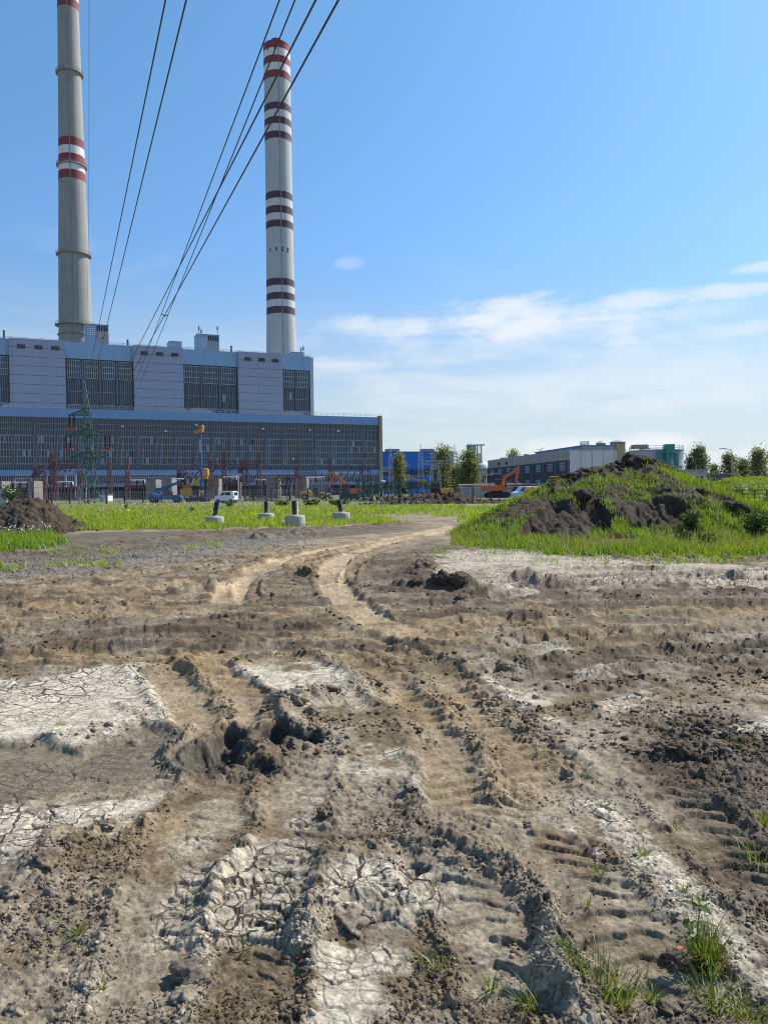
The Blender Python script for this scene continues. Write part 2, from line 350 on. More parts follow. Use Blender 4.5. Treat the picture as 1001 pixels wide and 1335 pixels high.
def ridge(pts, w, h, rg=.8, col=None):
    L = smooth_line(G(*pts), 4); I = cull(L, w * 3.2 + .2); k = RELIEF * (1 + .6 * sst(rd[I], 7, 12)) * (1 + .8 * sst(rd[I], 7, 12))
    d, s, sg = seg_dist(x[I] + (wx - x)[I] * .35, y[I] + (wy - y)[I] * .35, L)
    g = np.exp(-(d / (w * 1.15)) ** 2); H[I] += k * h * g * (.2 + .9 * nB[I] + .9 * (nC[I] - .3)); rough[I] = np.maximum(rough[I], rg * g)
    if col is not None: pale[I] += (col - pale[I]) * np.clip(g * 1.3, 0, 1)
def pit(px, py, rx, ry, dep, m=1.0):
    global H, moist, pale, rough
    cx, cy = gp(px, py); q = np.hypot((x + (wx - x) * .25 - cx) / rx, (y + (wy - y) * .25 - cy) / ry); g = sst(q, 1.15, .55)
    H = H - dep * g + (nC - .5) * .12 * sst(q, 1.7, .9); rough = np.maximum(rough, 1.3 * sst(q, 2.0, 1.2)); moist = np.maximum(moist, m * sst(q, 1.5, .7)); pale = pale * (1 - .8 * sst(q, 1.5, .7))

# wheel tracks of the haul road
track([(288, 812), (295, 790), (303, 772), (325, 748), (400, 723), (480, 708), (560, 693), (600, 684)], .27, .035, .03, .012, .2, .95)
track([(332, 790), (322, 772), (340, 750), (420, 727), (500, 708)], .2, .05, .04, .012, .2, .6)
track([(625, 862), (560, 838), (500, 818), (462, 795), (436, 762), (440, 735), (490, 712), (560, 697), (612, 685)], .28, .035, .03, .014, .2, 1)
track([(455, 770), (462, 740), (520, 712), (590, 696)], .16, .04, .03, .01, .2, .7)
track([(400, 838), (450, 852), (500, 878), (545, 915), (588, 965), (620, 1025), (640, 1090)], .25, .10, .08, .026, .17, .9)
track([(455, 832), (530, 858), (595, 895), (652, 945), (700, 1000), (735, 1050)], .25, .10, .09, .026, .17, .9)
track([(190, 872), (232, 888), (258, 918), (272, 955), (280, 1000)], .21, .09, .05, .014, .15, .85)
track([(262, 862), (300, 885), (322, 915), (336, 955), (345, 985)], .20, .09, .06, .014, .15, .85)
track([(290, 1000), (262, 1060), (245, 1120), (225, 1200), (190, 1345)], .19, .05, .05, .012, .13, -.5)
track([(400, 985), (385, 1050), (365, 1120), (345, 1190), (322, 1270), (300, 1345)], .17, .05, .05, .015, .13, -.2)
track([(520, 1090), (560, 1120), (600, 1160), (640, 1215), (668, 1275), (690, 1345)], .18, .06, .05, .02, .13, -.3)
track([(680, 1080), (725, 1120), (770, 1165), (820, 1225), (865, 1290), (900, 1345)], .19, .06, .05, .026, .13, -.8)
track([(860, 1010), (910, 1065), (960, 1120), (1030, 1190)], .2, .05, .05, .03, .14, -.5)
# cross tracks running to the right edge
track([(520, 812), (700, 800), (850, 795), (1150, 788)], .22, .05, .03, .012, .2, .65)
track([(560, 830), (700, 812), (850, 806), (1150, 800)], .2, .05, .04, .014, .2, .5)
track([(600, 848), (740, 832), (860, 825), (1150, 818)], .24, .07, .07, .05, .26, -.3)
track([(620, 888), (740, 872), (880, 855), (1150, 838)], .26, .12, .09, .014, .2, -.9)
track([(690, 915), (800, 893), (930, 868), (1150, 845)], .24, .07, .07, .02, .2, -.5)
track([(620, 762), (760, 755), (900, 750), (1150, 742)], .26, .10, .07, .012, .25, -.9)
track([(560, 775), (720, 770), (860, 764), (1150, 756)], .26, .12, .10, .012, .25, -.9)
track([(720, 718), (840, 728), (1000, 730), (1150, 728)], .25, .08, .08, .012, .25, -.7)
track([(-300, 805), (-50, 788), (200, 750), (380, 725)], .3, .04, .03, .0, .25, .75)
track([(-300, 840), (0, 800), (220, 768), (400, 733)], .3, .05, .04, .0, .25, .6)
track([(-300, 838), (0, 835), (250, 830), (480, 830)], .3, .05, .04, .01, .25, .4)
track([(-300, 868), (0, 862), (200, 850), (420, 845)], .26, .06, .05, .01, .25, .2)
# ridges and berms
ridge([(-200, 898), (0, 893), (90, 884), (200, 878)], .12, .10)
ridge([(238, 866), (268, 890), (292, 918), (304, 945), (318, 965)], .075, .12, 1.1, 0)
ridge([(316, 962), (330, 975), (340, 984)], .09, .20, 1.1, 0)
ridge([(365, 940), (375, 918), (400, 908), (425, 908)], .14, .20, 1.2, .25)
ridge([(235, 945), (240, 970), (240, 1000), (246, 1030)], .05, .10, .5, .45)
ridge([(160, 918), (195, 935), (180, 945), (100, 955), (50, 962)], .06, .05, .4, .7)
ridge([(510, 862), (560, 895), (600, 940), (632, 985), (655, 1040)], .075, .085, 1.2, 0)
ridge([(520, 845), (590, 872), (640, 910), (690, 950), (740, 1000), (765, 1030)], .09, .09, 1.1, .2)
ridge([(410, 850), (470, 880), (520, 920), (550, 960)], .1, .06, .9, .3)
ridge([(80, 1085), (40, 1130), (0, 1160), (-60, 1200)], .08, .15, 1.0, .2)
ridge([(150, 1075), (110, 1105), (60, 1140)], .07, .11, 1.0, .1)
ridge([(285, 1195), (270, 1230), (245, 1270), (225, 1345)], .05, .12, .8, .7)
ridge([(400, 1225), (430, 1190), (480, 1180), (500, 1200)], .07, .14, .9, .6)
ridge([(430, 1120), (500, 1105), (560, 1105), (610, 1125)], .09, .13, .9, .3)
ridge([(690, 1150), (715, 1200), (728, 1245), (750, 1290), (775, 1345)], .045, .12, .7, .5)
ridge([(770, 1045), (830, 1110), (880, 1160), (950, 1245), (1000, 1320)], .08, .07, .4, .95)
ridge([(525, 770), (570, 768), (612, 772)], .22, .20, 1.2, 0)
ridge([(545, 748), (562, 745)], .22, .12, 1.1, 0)
ridge([(385, 752), (410, 752)], .25, .1, 1.2, 0)
ridge([(235, 776), (270, 772), (300, 766)], .16, .13, 1.2, 0)
ridge([(640, 775), (680, 770), (760, 763), (880, 756), (960, 757)], .12, .13, .8, .3)
ridge([(680, 756), (760, 745), (860, 744)], .14, .11, .9, .3)
ridge([(660, 880), (720, 862), (840, 846), (1000, 838)], .09, .10, .9, .2)
ridge([(640, 862), (665, 858)], .14, .16, 1.1, .2)
ridge([(760, 895), (850, 885), (960, 862)], .09, .10, 1, .2)
ridge([(700, 922), (760, 915), (790, 935)], .1, .07, 1, .1)
ridge([(880, 985), (925, 980)], .1, .12, 1, 0)
ridge([(-300, 735), (60, 726), (180, 708), (330, 694), (450, 690), (530, 684)], .5, .14, 1.2, 0)
ridge([(340, 703), (405, 699)], .4, .28, 1.2, 0)
pit(300, 960, .14, .26, .13); pit(272, 985, .2, .22, .07, .9); pit(362, 955, .12, .22, .13); pit(390, 958, .16, .12, .10, .9); pit(340, 998, .14, .12, .08, .8)
pit(232, 960, .05, .22, .02, .3)

# cracked plates of dried mud
ck = np.clip(pale * 1.25 + .9 * wet + .25 * tan * 0, 0, 1)
cx_, cy_ = x + (nC - .5) * .05 + (nB - .5) * .12, y + (fbm(x * 6 + 9, y * 6, 3, 77) - .5) * .05 + (nA - .5) * .1
scl = 7.5
f1, f2, cid = worley(cx_ * scl, cy_ * scl, 5)
g1, g2, gid = worley(cx_ * scl * 2.1, cy_ * scl * 2.1, 8)
some = sst(fbm(x * .9, y * .9, 3, 61), .30, .56)
edge = (f2 - f1); edge2 = (g2 - g1)
wid = .025 + .06 * nB + rd * .004
cr1 = sst(edge, wid, wid * .30) * np.clip(.35 + some, 0, 1); cr2 = sst(edge2, wid * 1.5, wid * .5) * sst(some, .45, 1.0) * .6
crk = np.maximum(cr1, cr2) * ck * (1 - .6 * wet) * sst(rd, 5.5, 3.2)
H += ck * (1 - wet * .8) * ((cid - .5) * .005 + .003 * f1 * f1 - .003) * lod
H -= .008 * crk
# big open cracks of the wet flat and the plates at the bottom edge
b1, b2, _ = worley((x + (nC - .5) * .25) * 2.1, (y + (nC - .5) * .2) * 3.2, 19)
bigc = sst(b2 - b1, .055, .02) * np.maximum(wet, pale * .7) * sst(rd, 6, 4)
H -= .02 * bigc

# lumps of churned soil
def lumps(sc, s):
    a, b, c = worley(x * sc + (nC - .5) * .9 + (nD - .5) * .9, y * sc + (nB - .5) * .8 + (nE - .5) * .7, s)
    return np.clip(1 - (a / .85) ** 1.3, 0, 1) ** .8 * (.25 + .75 * c), c
l1, c1 = lumps(5.5, 101); l2, c2 = lumps(13, 111); l3, c3 = lumps(31, 121)
rg = np.clip(rough, 0, 1.3)
patch = sst(fbm(x * 1.1, y * 1.1, 3, 131), .38, .62)
H += rg * ((l1 - .3) * .045 * (1 - .5 * sst(rd, 6, 8)) * sst(rd, 30, 14) * patch * (.3 + .7 * c1) + (l2 - .3) * .034 * sst(rd, 15, 7) + (l3 - .3) * .015 * sst(rd, 7.5, 3.5) + (nD - .5) * .028 * sst(rd, 9, 4))
H += (nD - .5) * .006 * sst(rd, 8, 4) + (nC - .5) * .016 * (1 - wet) * (1 - .5 * pale) * sst(rd, 40, 14) + (nE - .5) * .012 * sst(rd, 4.5, 2.5) * (1 - .7 * wet) * (.5 + rg)
# far streaks pressed in by the traffic of the haul road
stz = sst(y, 5.8, 8) * sst(y, 26, 18) * (1 - .6 * pale)
H += (nS - .5) * .10 * stz + (fbm(x * .7, y * 5, 3, 45) - .5) * .07 * stz
sr = 1 - np.abs(2 * fbm(x * .5 + .8 * nB, y * 3.4 + .8 * nB, 3, 47) - 1); sr2 = 1 - np.abs(2 * fbm(x * 1.1 + nC, y * 5.5 + .6 * nB, 3, 49) - 1)
H += (sst(sr, .78, 1) * .040 + sst(sr2, .75, 1) * .028 + (nC - .5) * .025) * stz * (1 - .5 * dust)

# what the soil is made of (dry pale silt, tan dust, brown soil, wet mud, grey gravel)
def mixc(a, b, t): return a + (np.asarray(b)[None] - a) * np.clip(t, 0, 1)[:, None]
col = np.tile(np.array([.186, .136, .083]), (len(x), 1)) * (1 + .6 * (nB - .5) + .7 * (nC - .5))[:, None]
col = mixc(col, (.27, .19, .10), tan * (.42 + 1.5 * (nB - .35)) * (1 - .35 * rg * l1))
col = mixc(col, (.07, .05, .037), sst(nS + .6 * (nC - .5) + .5 * (fbm(x * .7, y * 5, 3, 45) - .5), .49, .70) * stz * .8 * (1 - dust))
col = mixc(col, (.46, .345, .22), dust * np.clip(.35 + 1.6 * (nB - .35), 0, 1) * .9)
dsoil = np.clip(dark * (.75 + .9 * (nC - .4)), 0, 1); col = mixc(col, (.075, .056, .042), dsoil)
dusty = sst(fbm(x * 2.3, y * 2.3, 4, 151) + .10 * sst(rd, 7, 5), .43, .66) * (.54 - .46 * dark)
col = mixc(col, (.335, .292, .224), dusty * (1 - .6 * tan))
col = mixc(col, (.155, .14, .125), grav * (.4 + .6 * sst(nD, .4, .6)))
pv = pale * sst(pale + 1.5 * (nB - .5) + .9 * (nC - .5) + .35 * (nD - .5) - .3 * np.clip(rg - .2, 0, 1), .0, .60)
col = mixc(col, (.48, .425, .33), pv)
col = mixc(col, (.155, .13, .088), wet * .95)
col *= (1 + .45 * (nD - .5) + .35 * (nE - .5) * sst(rd, 10, 4) + .12 * (cid - .5) * ck)[:, None]
col = mixc(col, (.10, .083, .066), np.clip(crk * .8 + bigc * .75, 0, 1))
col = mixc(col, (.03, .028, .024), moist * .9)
fieldm = np.zeros_like(x)
for pts in ([(-260, 689), (95, 692), (270, 690), (330, 687), (530, 681), (505, 676), (470, 672), (520, 668), (690, 664), (640, 659.5), (480, 656), (-260, 655)], [(-120, 692), (70, 697), (92, 708), (60, 716), (-120, 724)], [(600, 712), (640, 700), (1100, 690), (1100, 728), (760, 726)]): fieldm = np.maximum(fieldm, region(pts, .3))
col = mixc(col, (.075, .088, .026), fieldm * .85 * sst(nB, .2, .5))
rgh = np.clip(.94 - .2 * wet - .35 * moist, .5, 1)
fade_far = sst(rd, 100, 80)
HZ = np.zeros(len(GX), np.float32); CC = np.tile(np.array([.17, .135, .10, 1], np.float32), (len(GX), 1)); RG = np.full(len(GX), .92, np.float32)
farn = fbm(GX * .05, GY * .05, 4, 201); CC[:, :3] *= (.8 + .5 * farn)[:, None]
farg = sst(fbm(GX * .02, GY * .02, 4, 211), .42, .55)[:, None] * (np.hypot(GX, GY) > 300)[:, None]; CC[:, :3] = CC[:, :3] * (1 - farg) + np.array([.075, .11, .03]) * farg
HZ[near] = H * fade_far; CC[near, :3] = col * fade_far[:, None] + CC[near, :3] * (1 - fade_far[:, None]); RG[near] = rgh
side = (~near) & (np.hypot(GX, GY) < 100); HZ[side] = (fbm(GX[side] * .8, GY[side] * .8, 4, 3) - .5) * .12
near_rough = np.zeros(len(GX), np.float32); near_rough[near] = rg; near_pale = np.zeros(len(GX), np.float32); near_pale[near] = np.maximum(pale, wet)
near_dark = np.zeros(len(GX), np.float32); near_dark[near] = dark
HG = HZ.reshape(NR, NT)
def lookup(A, px_, py_):
    px_, py_ = np.asarray(px_, float), np.asarray(py_, float); A = A.reshape(NR, NT)
    i = np.clip(np.interp(np.hypot(px_, py_), RR, np.arange(NR)), 0, NR - 1.001); j = np.clip(np.interp(np.arctan2(px_, py_), TH, np.arange(NT)), 0, NT - 1.001)
    i0, j0 = i.astype(int), j.astype(int); a, b = i - i0, j - j0
    return (A[i0, j0] * (1 - a) + A[i0 + 1, j0] * a) * (1 - b) + (A[i0, j0 + 1] * (1 - a) + A[i0 + 1, j0 + 1] * a) * b
def gz(px_, py_): return lookup(HG, px_, py_)
idx = (np.arange(NR - 1)[:, None] * NT + np.arange(NT)[None]); nxt = np.roll(np.arange(NT), -1)
A_ = idx; B_ = np.arange(NR - 1)[:, None] * NT + nxt[None]
F = np.stack([A_, A_ + NT, B_ + NT, B_], -1).reshape(-1, 4)[:, ::-1]
me = np_mesh('ground', np.stack([GX, GY, HZ], 1), F)
ca = me.color_attributes.new('soil', 'FLOAT_COLOR', 'POINT'); CC[:, 3] = RG; ca.data.foreach_set('color', CC.ravel())
me.shade_smooth()

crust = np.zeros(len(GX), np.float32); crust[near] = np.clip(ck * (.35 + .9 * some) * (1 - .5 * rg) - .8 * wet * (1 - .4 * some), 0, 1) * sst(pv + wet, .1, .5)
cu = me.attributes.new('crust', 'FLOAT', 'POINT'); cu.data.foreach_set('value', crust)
gm, n, l, b = nodes_of('soil'); b.inputs['Specular IOR Level'].default_value = .25
at_ = n.new('ShaderNodeAttribute'); at_.attribute_name = 'soil'
tcg = n.new('ShaderNodeTexCoord')
def gnoise(sc, det=8, ro=.65):
    z = n.new('ShaderNodeTexNoise'); z.inputs['Scale'].default_value = sc; z.inputs['Detail'].default_value = det; z.inputs['Roughness'].default_value = ro; l.new(tcg.outputs['Object'], z.inputs['Vector']); return z.outputs[0]
z1, z2 = gnoise(38), gnoise(7)
def mr(v, a, b_, c, d):
    q = n.new('ShaderNodeMapRange'); l.new(v, q.inputs[0]); q.inputs[1].default_value = a; q.inputs[2].default_value = b_; q.inputs[3].default_value = c; q.inputs[4].default_value = d; return q.outputs[0]
def mul(a, v):
    q = n.new('ShaderNodeMix'); q.data_type = 'RGBA'; q.blend_type = 'MULTIPLY'; q.inputs[0].default_value = 1; l.new(a, q.inputs[6]); l.new(v, q.inputs[7]); return q.outputs[2]
c_ = mul(mul(at_.outputs['Color'], mr(z1, .3, .7, .5, 1.45)), mr(z2, .32, .68, .7, 1.3))
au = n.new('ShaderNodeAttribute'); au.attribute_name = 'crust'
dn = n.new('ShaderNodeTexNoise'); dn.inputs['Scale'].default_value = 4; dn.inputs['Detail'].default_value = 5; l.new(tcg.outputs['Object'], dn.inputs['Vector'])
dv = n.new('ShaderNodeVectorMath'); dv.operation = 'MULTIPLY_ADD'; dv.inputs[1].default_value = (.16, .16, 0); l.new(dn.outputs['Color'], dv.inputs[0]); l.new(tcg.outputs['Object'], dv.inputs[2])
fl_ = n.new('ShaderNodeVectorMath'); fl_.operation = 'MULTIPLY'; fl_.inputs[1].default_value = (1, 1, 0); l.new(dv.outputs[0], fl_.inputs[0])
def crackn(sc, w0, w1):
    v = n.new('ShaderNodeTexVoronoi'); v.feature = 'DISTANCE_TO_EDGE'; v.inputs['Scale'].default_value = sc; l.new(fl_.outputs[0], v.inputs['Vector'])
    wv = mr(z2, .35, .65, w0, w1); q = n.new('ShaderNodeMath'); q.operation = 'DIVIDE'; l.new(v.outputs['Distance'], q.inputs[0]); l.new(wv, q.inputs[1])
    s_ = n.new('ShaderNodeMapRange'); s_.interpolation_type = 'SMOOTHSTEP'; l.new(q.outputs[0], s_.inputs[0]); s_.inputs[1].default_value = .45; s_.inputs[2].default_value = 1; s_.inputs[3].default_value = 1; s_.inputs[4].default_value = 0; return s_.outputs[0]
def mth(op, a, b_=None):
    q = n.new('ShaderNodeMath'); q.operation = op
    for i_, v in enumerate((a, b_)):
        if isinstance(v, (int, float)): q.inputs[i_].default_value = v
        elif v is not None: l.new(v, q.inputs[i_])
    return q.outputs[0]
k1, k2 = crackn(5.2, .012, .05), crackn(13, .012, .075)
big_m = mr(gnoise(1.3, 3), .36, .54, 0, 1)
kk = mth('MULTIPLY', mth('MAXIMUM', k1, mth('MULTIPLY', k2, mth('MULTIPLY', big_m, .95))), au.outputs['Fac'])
dk_ = n.new('ShaderNodeMix'); dk_.data_type = 'RGBA'; l.new(mth('MULTIPLY', kk, .93), dk_.inputs[0]); l.new(c_, dk_.inputs[6]); dk_.inputs[7].default_value = (.045, .036, .026, 1); c_ = dk_.outputs[2]  # crack lines darkened in the colour: moist soil plus the shade inside them
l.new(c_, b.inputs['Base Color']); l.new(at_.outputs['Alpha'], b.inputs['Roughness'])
z3 = gnoise(85, 10, .72)
wt = mr(at_.outputs['Alpha'], .3, .9, .15, 1)
bp = n.new('ShaderNodeBump'); bp.inputs['Distance'].default_value = .007; l.new(mth('SUBTRACT', z3, mth('MULTIPLY', kk, 1.4)), bp.inputs['Height']); l.new(wt, bp.inputs['Strength']); l.new(bp.outputs[0], b.inputs['Normal'])
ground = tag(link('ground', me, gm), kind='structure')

# ------------------------------------------------------------------ power station
class Front:                                  # a facade line on the ground: local x along it, y behind it
    def __init__(s, p0, ang): s.p = Vector((p0[0], p0[1], 0)); s.a = ang; s.u = Vector((math.cos(ang), math.sin(ang), 0)); s.n = Vector((-math.sin(ang), math.cos(ang), 0))
    def x(s, px, yo=0.0, py=640):             # local x under a pixel column
        d = px_dir(px, py); o = s.p + s.n * yo
        # o + u*t = k*d
        det = s.u.x * -d[1] + d[0] * s.u.y
        return (-o.x * -d[1] + -d[0] * o.y) / det
    def w(s, lx, yo=0.0): return s.p + s.u * lx + s.n * yo
    def z(s, px, py, yo=0.0):
        return at(px, py, s.w(s.x(px, yo, py), yo).y).z
ANG = R(23.05); PR = (-1.0, 333.0); HL = 172.0
TF = Front((PR[0] - HL * math.cos(ANG), PR[1] - HL * math.sin(ANG)), ANG)
M_fascia = mat('blue_sheet', (.20, .36, .60), .5, .05, .4, streak=.12); M_fascia2 = mat('pale_blue_sheet', (.25, .40, .58), .5, .05, .3, streak=.15)
M_glass = mat('dark_glazing', (.028, .038, .052), .2, .5, .35); M_mull = mat('grey_white_mullion', (.37, .44, .51), .6, .1); M_mulld = mat('dull_mullion', (.31, .375, .44), .6, .1)
M_conc = mat('grey_concrete', (.26, .245, .22), .9, .12, .5, bump=.3, streak=.3); M_panel = mat('lilac_grey_panel', (.32, .355, .45), .85, .05, .25, streak=.12); M_dk = mat('dark_opening', (.015, .016, .018), .9, .2)
M_recess = mat('dark_plinth', (.10, .10, .105), .9, .2, .6); M_rail = mat('beige_railing', (.45, .40, .31), .7, .1); M_grey = mat('grey_sheet', (.30, .32, .34), .6, .08, .6, streak=.2)  # M_recess: plain dark grey for the recessed hall walls
M_fin = mat('lit_ochre_fin', (.42, .34, .20), .8, .1, .5, streak=.3); M_ledge = mat('bluish_ledge', (.26, .31, .39), .6, .08, .4, streak=.2); M_pier = mat('facade_pier', (.15, .18, .215), .7, .1, .4, streak=.2)  # M_fin: sunlit look of the end strip put into its ochre colour
M_white = mat('white_paint', (.72, .72, .70), .6, .05); M_brownm = mat('rust_brown_steel', (.13, .062, .05), .8, .25, 2)

hall = empty('turbine_hall', TF.w(0), ANG, 'long glazed turbine hall with a bright blue roof band across its whole front', 'power station hall')
zt, zf, zs1, zs0, zw, zl = 33.0, 29.9, 10.6, 8.6, 6.2, 4.3        # roof, band bottom, strip top/bottom, low windows, ledge
MB().box(0, HL, .35, 42, 0, zt - .6).build('wall', M_recess, hall)
MB().box(-.2, HL + .2, -.55, 42.5, zt - .6, zt).build('roof', M_grey, hall)
MB().box(-.2, HL - 1.2, -.9, -.1, zf, zt + .25).build('roof_band', M_fascia, hall)
MB().box(-.2, HL - 1.2, -.75, -.05, zs0, zs1).build('lower_band', M_fascia, hall)
MB().box(-.2, HL, -1.4, .05, zl - .1, zl + 1.15).build('ledge', M_ledge, hall)
MB().box(HL - 1.15, HL + .1, -1.6, 1.0, 0, zt + .9).build('end_fin', M_fin, hall)
NB = 24; BW = (HL - 1.2) / NB
def lattice(mb, x0, x1, z0, z1, nx, nz, w, d=.14, y=-.12, frame=True):
    for i in range(0 if frame else 1, nx + 1 if frame else nx):
        xx = x0 + (x1 - x0) * i / nx; mb.box(xx - w / 2, xx + w / 2, y - d, y, z0, z1)
    for j in range(0 if frame else 1, nz + 1 if frame else nz):
        zz = z0 + (z1 - z0) * j / nz; mb.box(x0, x1, y - d - .02, y - .02, zz - w / 2, zz + w / 2)
# the repeat of one bay: upper dull glazing, bright framed middle, dull foot
def bay_meshes():
    g = MB().box(.35, BW - .35, -.1, .3, zs1, zf).mesh('window')
    up = MB(); lattice(up, .4, BW - .4, 23.4, zf - .1, 10, 3, .11); lattice(up, .4, BW - .4, zs1 + .05, 12.6, 10, 1, .1)
    md = MB(); lattice(md, .45, BW - .45, 12.9, 23.1, 7, 4, .15, .2)
    for k in (1, 3): md.box(.45 + (BW - .9) * k / 14, .45 + (BW - .9) * k / 14 + .07, -.2, -.1, 12.9, 23.1)
    lo = MB().box(.3, BW - .3, -.05, .3, zw - .75, zs0).mesh('low_window'); lf = MB(); lattice(lf, .3, BW - .3, zw - .7, zs0 - .05, 9, 1, .22)
    pr = MB().box(-.22, .22, -.5, .34, 0, zf).mesh('pier')
    for m_, k in ((g, M_glass), (lo, M_glass), (pr, M_pier)): m_.materials.append(k)
    ms = [g, up.mesh('upper_frame'), md.mesh('window_frame'), lo, lf.mesh('low_frame'), pr]
    ms[1].materials.append(M_mulld); ms[2].materials.append(M_mull); ms[4].materials.append(M_mull); return ms
bg_, bu, bm_, blo, blf, bpr = bay_meshes()
for i in range(NB):
    xx = i * BW
    w = link('window', bg_, None, hall); w.location.x = xx
    tag(link('upper_frame', bu, None, w), kind='stuff'); tag(link('window_frame', bm_, None, w), kind='stuff')
    for q in range(int(RNG.integers(0, 4))):
        c_ = int(RNG.integers(0, 6)); r2_ = int(RNG.integers(0, 4)); pw = (BW - .9) / 7; ph_ = 10.2 / 4; pane_m = [M_ledge, M_dk, M_mulld, M_pier][int(RNG.integers(0, 4))]
        MB().box(.45 + pw * c_ + .1, .45 + pw * (c_ + 1) - .1, -.2, -.11, 12.9 + ph_ * r2_ + .1, 12.9 + ph_ * (r2_ + 1) - .1).build('pane', pane_m, w)
    w2 = link('low_window', blo, None, hall); w2.location.x = xx; link('low_frame', blf, None, w2)
    link('pier', bpr, None, hall).location.x = xx
    c = MB().box(-.45, .45, -.9, .3, 0, zl).build('column', M_conc, hall); c.location.x = xx + BW * .5
for k, (a_, b_) in enumerate(((3, 9), (20, 24), (38, 47), (58, 62), (80, 89), (101, 106), (118, 128), (140, 146), (155, 163))):
    MB().box(a_, b_, -.05, .33, 0, 3.6 - .4 * (k % 3)).build('gate', [M_grey, M_brownm, M_conc][k % 3], hall)
rl = MB()
for i in range(0, int(HL / 2.5)): rl.box(i * 2.5, i * 2.5 + .09, -.5, -.41, zt, zt + 1.5)
for zz in (.8, 1.5): rl.box(0, HL, -.5, -.41, zt + zz, zt + zz + .09)
rl.build('roof_railing', M_rail, hall)
for px in (28, 68, 232, 262, 350, 382):       # ventilators and ducts standing on the terrace
    xx = TF.x(px, 12); r_ = MB().box(xx - 5.5, xx + 5.5, 11, 15, zt, zt + 2.2)
    r_.add([(xx - 5.5, 11, zt + 2.2), (xx, 11, zt + 3.4), (xx + 5.5, 11, zt + 2.2), (xx - 5.5, 15, zt + 2.2), (xx, 15, zt + 3.4), (xx + 5.5, 15, zt + 2.2)], [(0, 2, 1), (3, 4, 5), (0, 1, 4, 3), (1, 2, 5, 4)])
    vent = r_.build('roof_vent', M_ledge, hall)
    lv = MB()
    for k in range(6): lv.box(xx - 4.6 + k * 1.6, xx - 3.6 + k * 1.6, 10.86, 11.05, zt + .4, zt + 1.8)
    lv.build('louvre', M_rail, vent)
for px, py in ((162, 556), (258, 554), (344, 559), (405, 561), (442, 562), (383, 598), (218, 562)):
    p = TF.x(px, -1); z_ = TF.z(px, py, -1); MB().box(p - .45, p + .45, -1.3, -.5, z_ - .3, z_ + .3).build('flood_light', M_white, hall)

# boiler house behind: bunker towers of grey panels between glazed bays
YO = 30.0; b_right = TF.x(410.5, YO); BL = b_right + 3
boiler = empty('boiler_house', TF.w(-3, YO), ANG, 'tall boiler house of lilac-grey panel towers and dark glazing behind the turbine hall', 'power station hall')
zb, zbf = 63.0, 56.8
MB().box(0, BL, 1.2, 45, 0, zb - .5).build('wall', M_recess, boiler)
MB().box(-.2, BL + .3, .6, 45.5, zb - .5, zb).build('roof', M_grey, boiler)
MB().box(BL - 1.3, BL + .25, .3, 2, 30, zb - .1).build('corner_strip', mat('pale_corner', (.45, .47, .50), .6), boiler)
cuts = [(-30, 17.5, 'g'), (17.5, 89, 'p'), (89, 178, 'g'), (178, 241.5, 'p'), (241.5, 313, 'g'), (313, 369.5, 'p'), (369.5, 410.5, 'g')]
for a, b_, k in cuts:
    xa, xb = TF.x(a, YO) + 3, TF.x(b_, YO) + 3
    if k == 'g':
        xb = min(xb, BL - 1.2); MB().box(xa + .1, xb - .1, 0, 1.3, zbf, zb + .25).build('fascia', M_fascia2, boiler)
        nb = max(2, round((xb - xa) / 7.2)); bw = (xb - xa) / nb
        for i in range(nb):
            x0 = xa + i * bw; pn = MB().box(x0 + .3, x0 + bw - .3, .8, 1.15, 30, zbf).build('window', M_glass, boiler)
            fr = MB(); lattice(fr, x0 + .9, x0 + bw - .9, 49.0, 56.2, 6, 3, .2, .2, .78); lattice(fr, x0 + .9, x0 + bw - .9, 33, 38.2, 6, 1, .2, .2, .78)
            tag(fr.build('window_frame', M_mull, pn), kind='stuff')
            f2 = MB(); lattice(f2, x0 + .4, x0 + bw - .4, 38.5, 48.6, 7, 2, .12, .12, .78, False); tag(f2.build('upper_frame', M_mulld, pn), kind='stuff')
            MB().box(x0 - .3, x0 + .3, .3, 1.18, 30, zbf).build('pier', M_pier, boiler)
            if RNG.random() < .3:
                q = x0 + bw * RNG.uniform(.1, .6); zz = RNG.uniform(39, 45); MB().box(q, q + 1.3, .55, .76, zz, zz + 3.2).build('pane', M_ledge, pn)
    else:
        MB().box(xa, xb, -1.3, 1.3, 0, zb + .1).build('tower_wall', M_recess, boiler)
        rows = 9; h0 = 31.0; hh = (zb + .5 - h0) / rows; pm = MB().box(xa - .1, xb + .1, -1.55, -1.33, .05, hh - .07).mesh('panel'); pm.materials.append(M_panel)
        for j in range(rows): link('panel', pm, None, boiler).location.z = h0 + j * hh
        for sx in (xa - .1, xb - .3): MB().box(sx, sx + .4, -1.32, 1.0, 31, zb + .45).build('tower_cheek', M_panel, boiler)
        for t in (.14, .45, .76):
            c = xa + (xb - xa) * t; v = MB().box(c, c + 2.9, -1.7, -1.5, zb - 3.6, zb - 2.1).build('vent_opening', M_dk, boiler)
            lv = MB()
            for q in range(3): lv.box(c, c + 2.9, -1.78, -1.68, zb - 3.5 + q * .5, zb - 3.4 + q * .5)
            lv.build('louvre', M_grey, v)
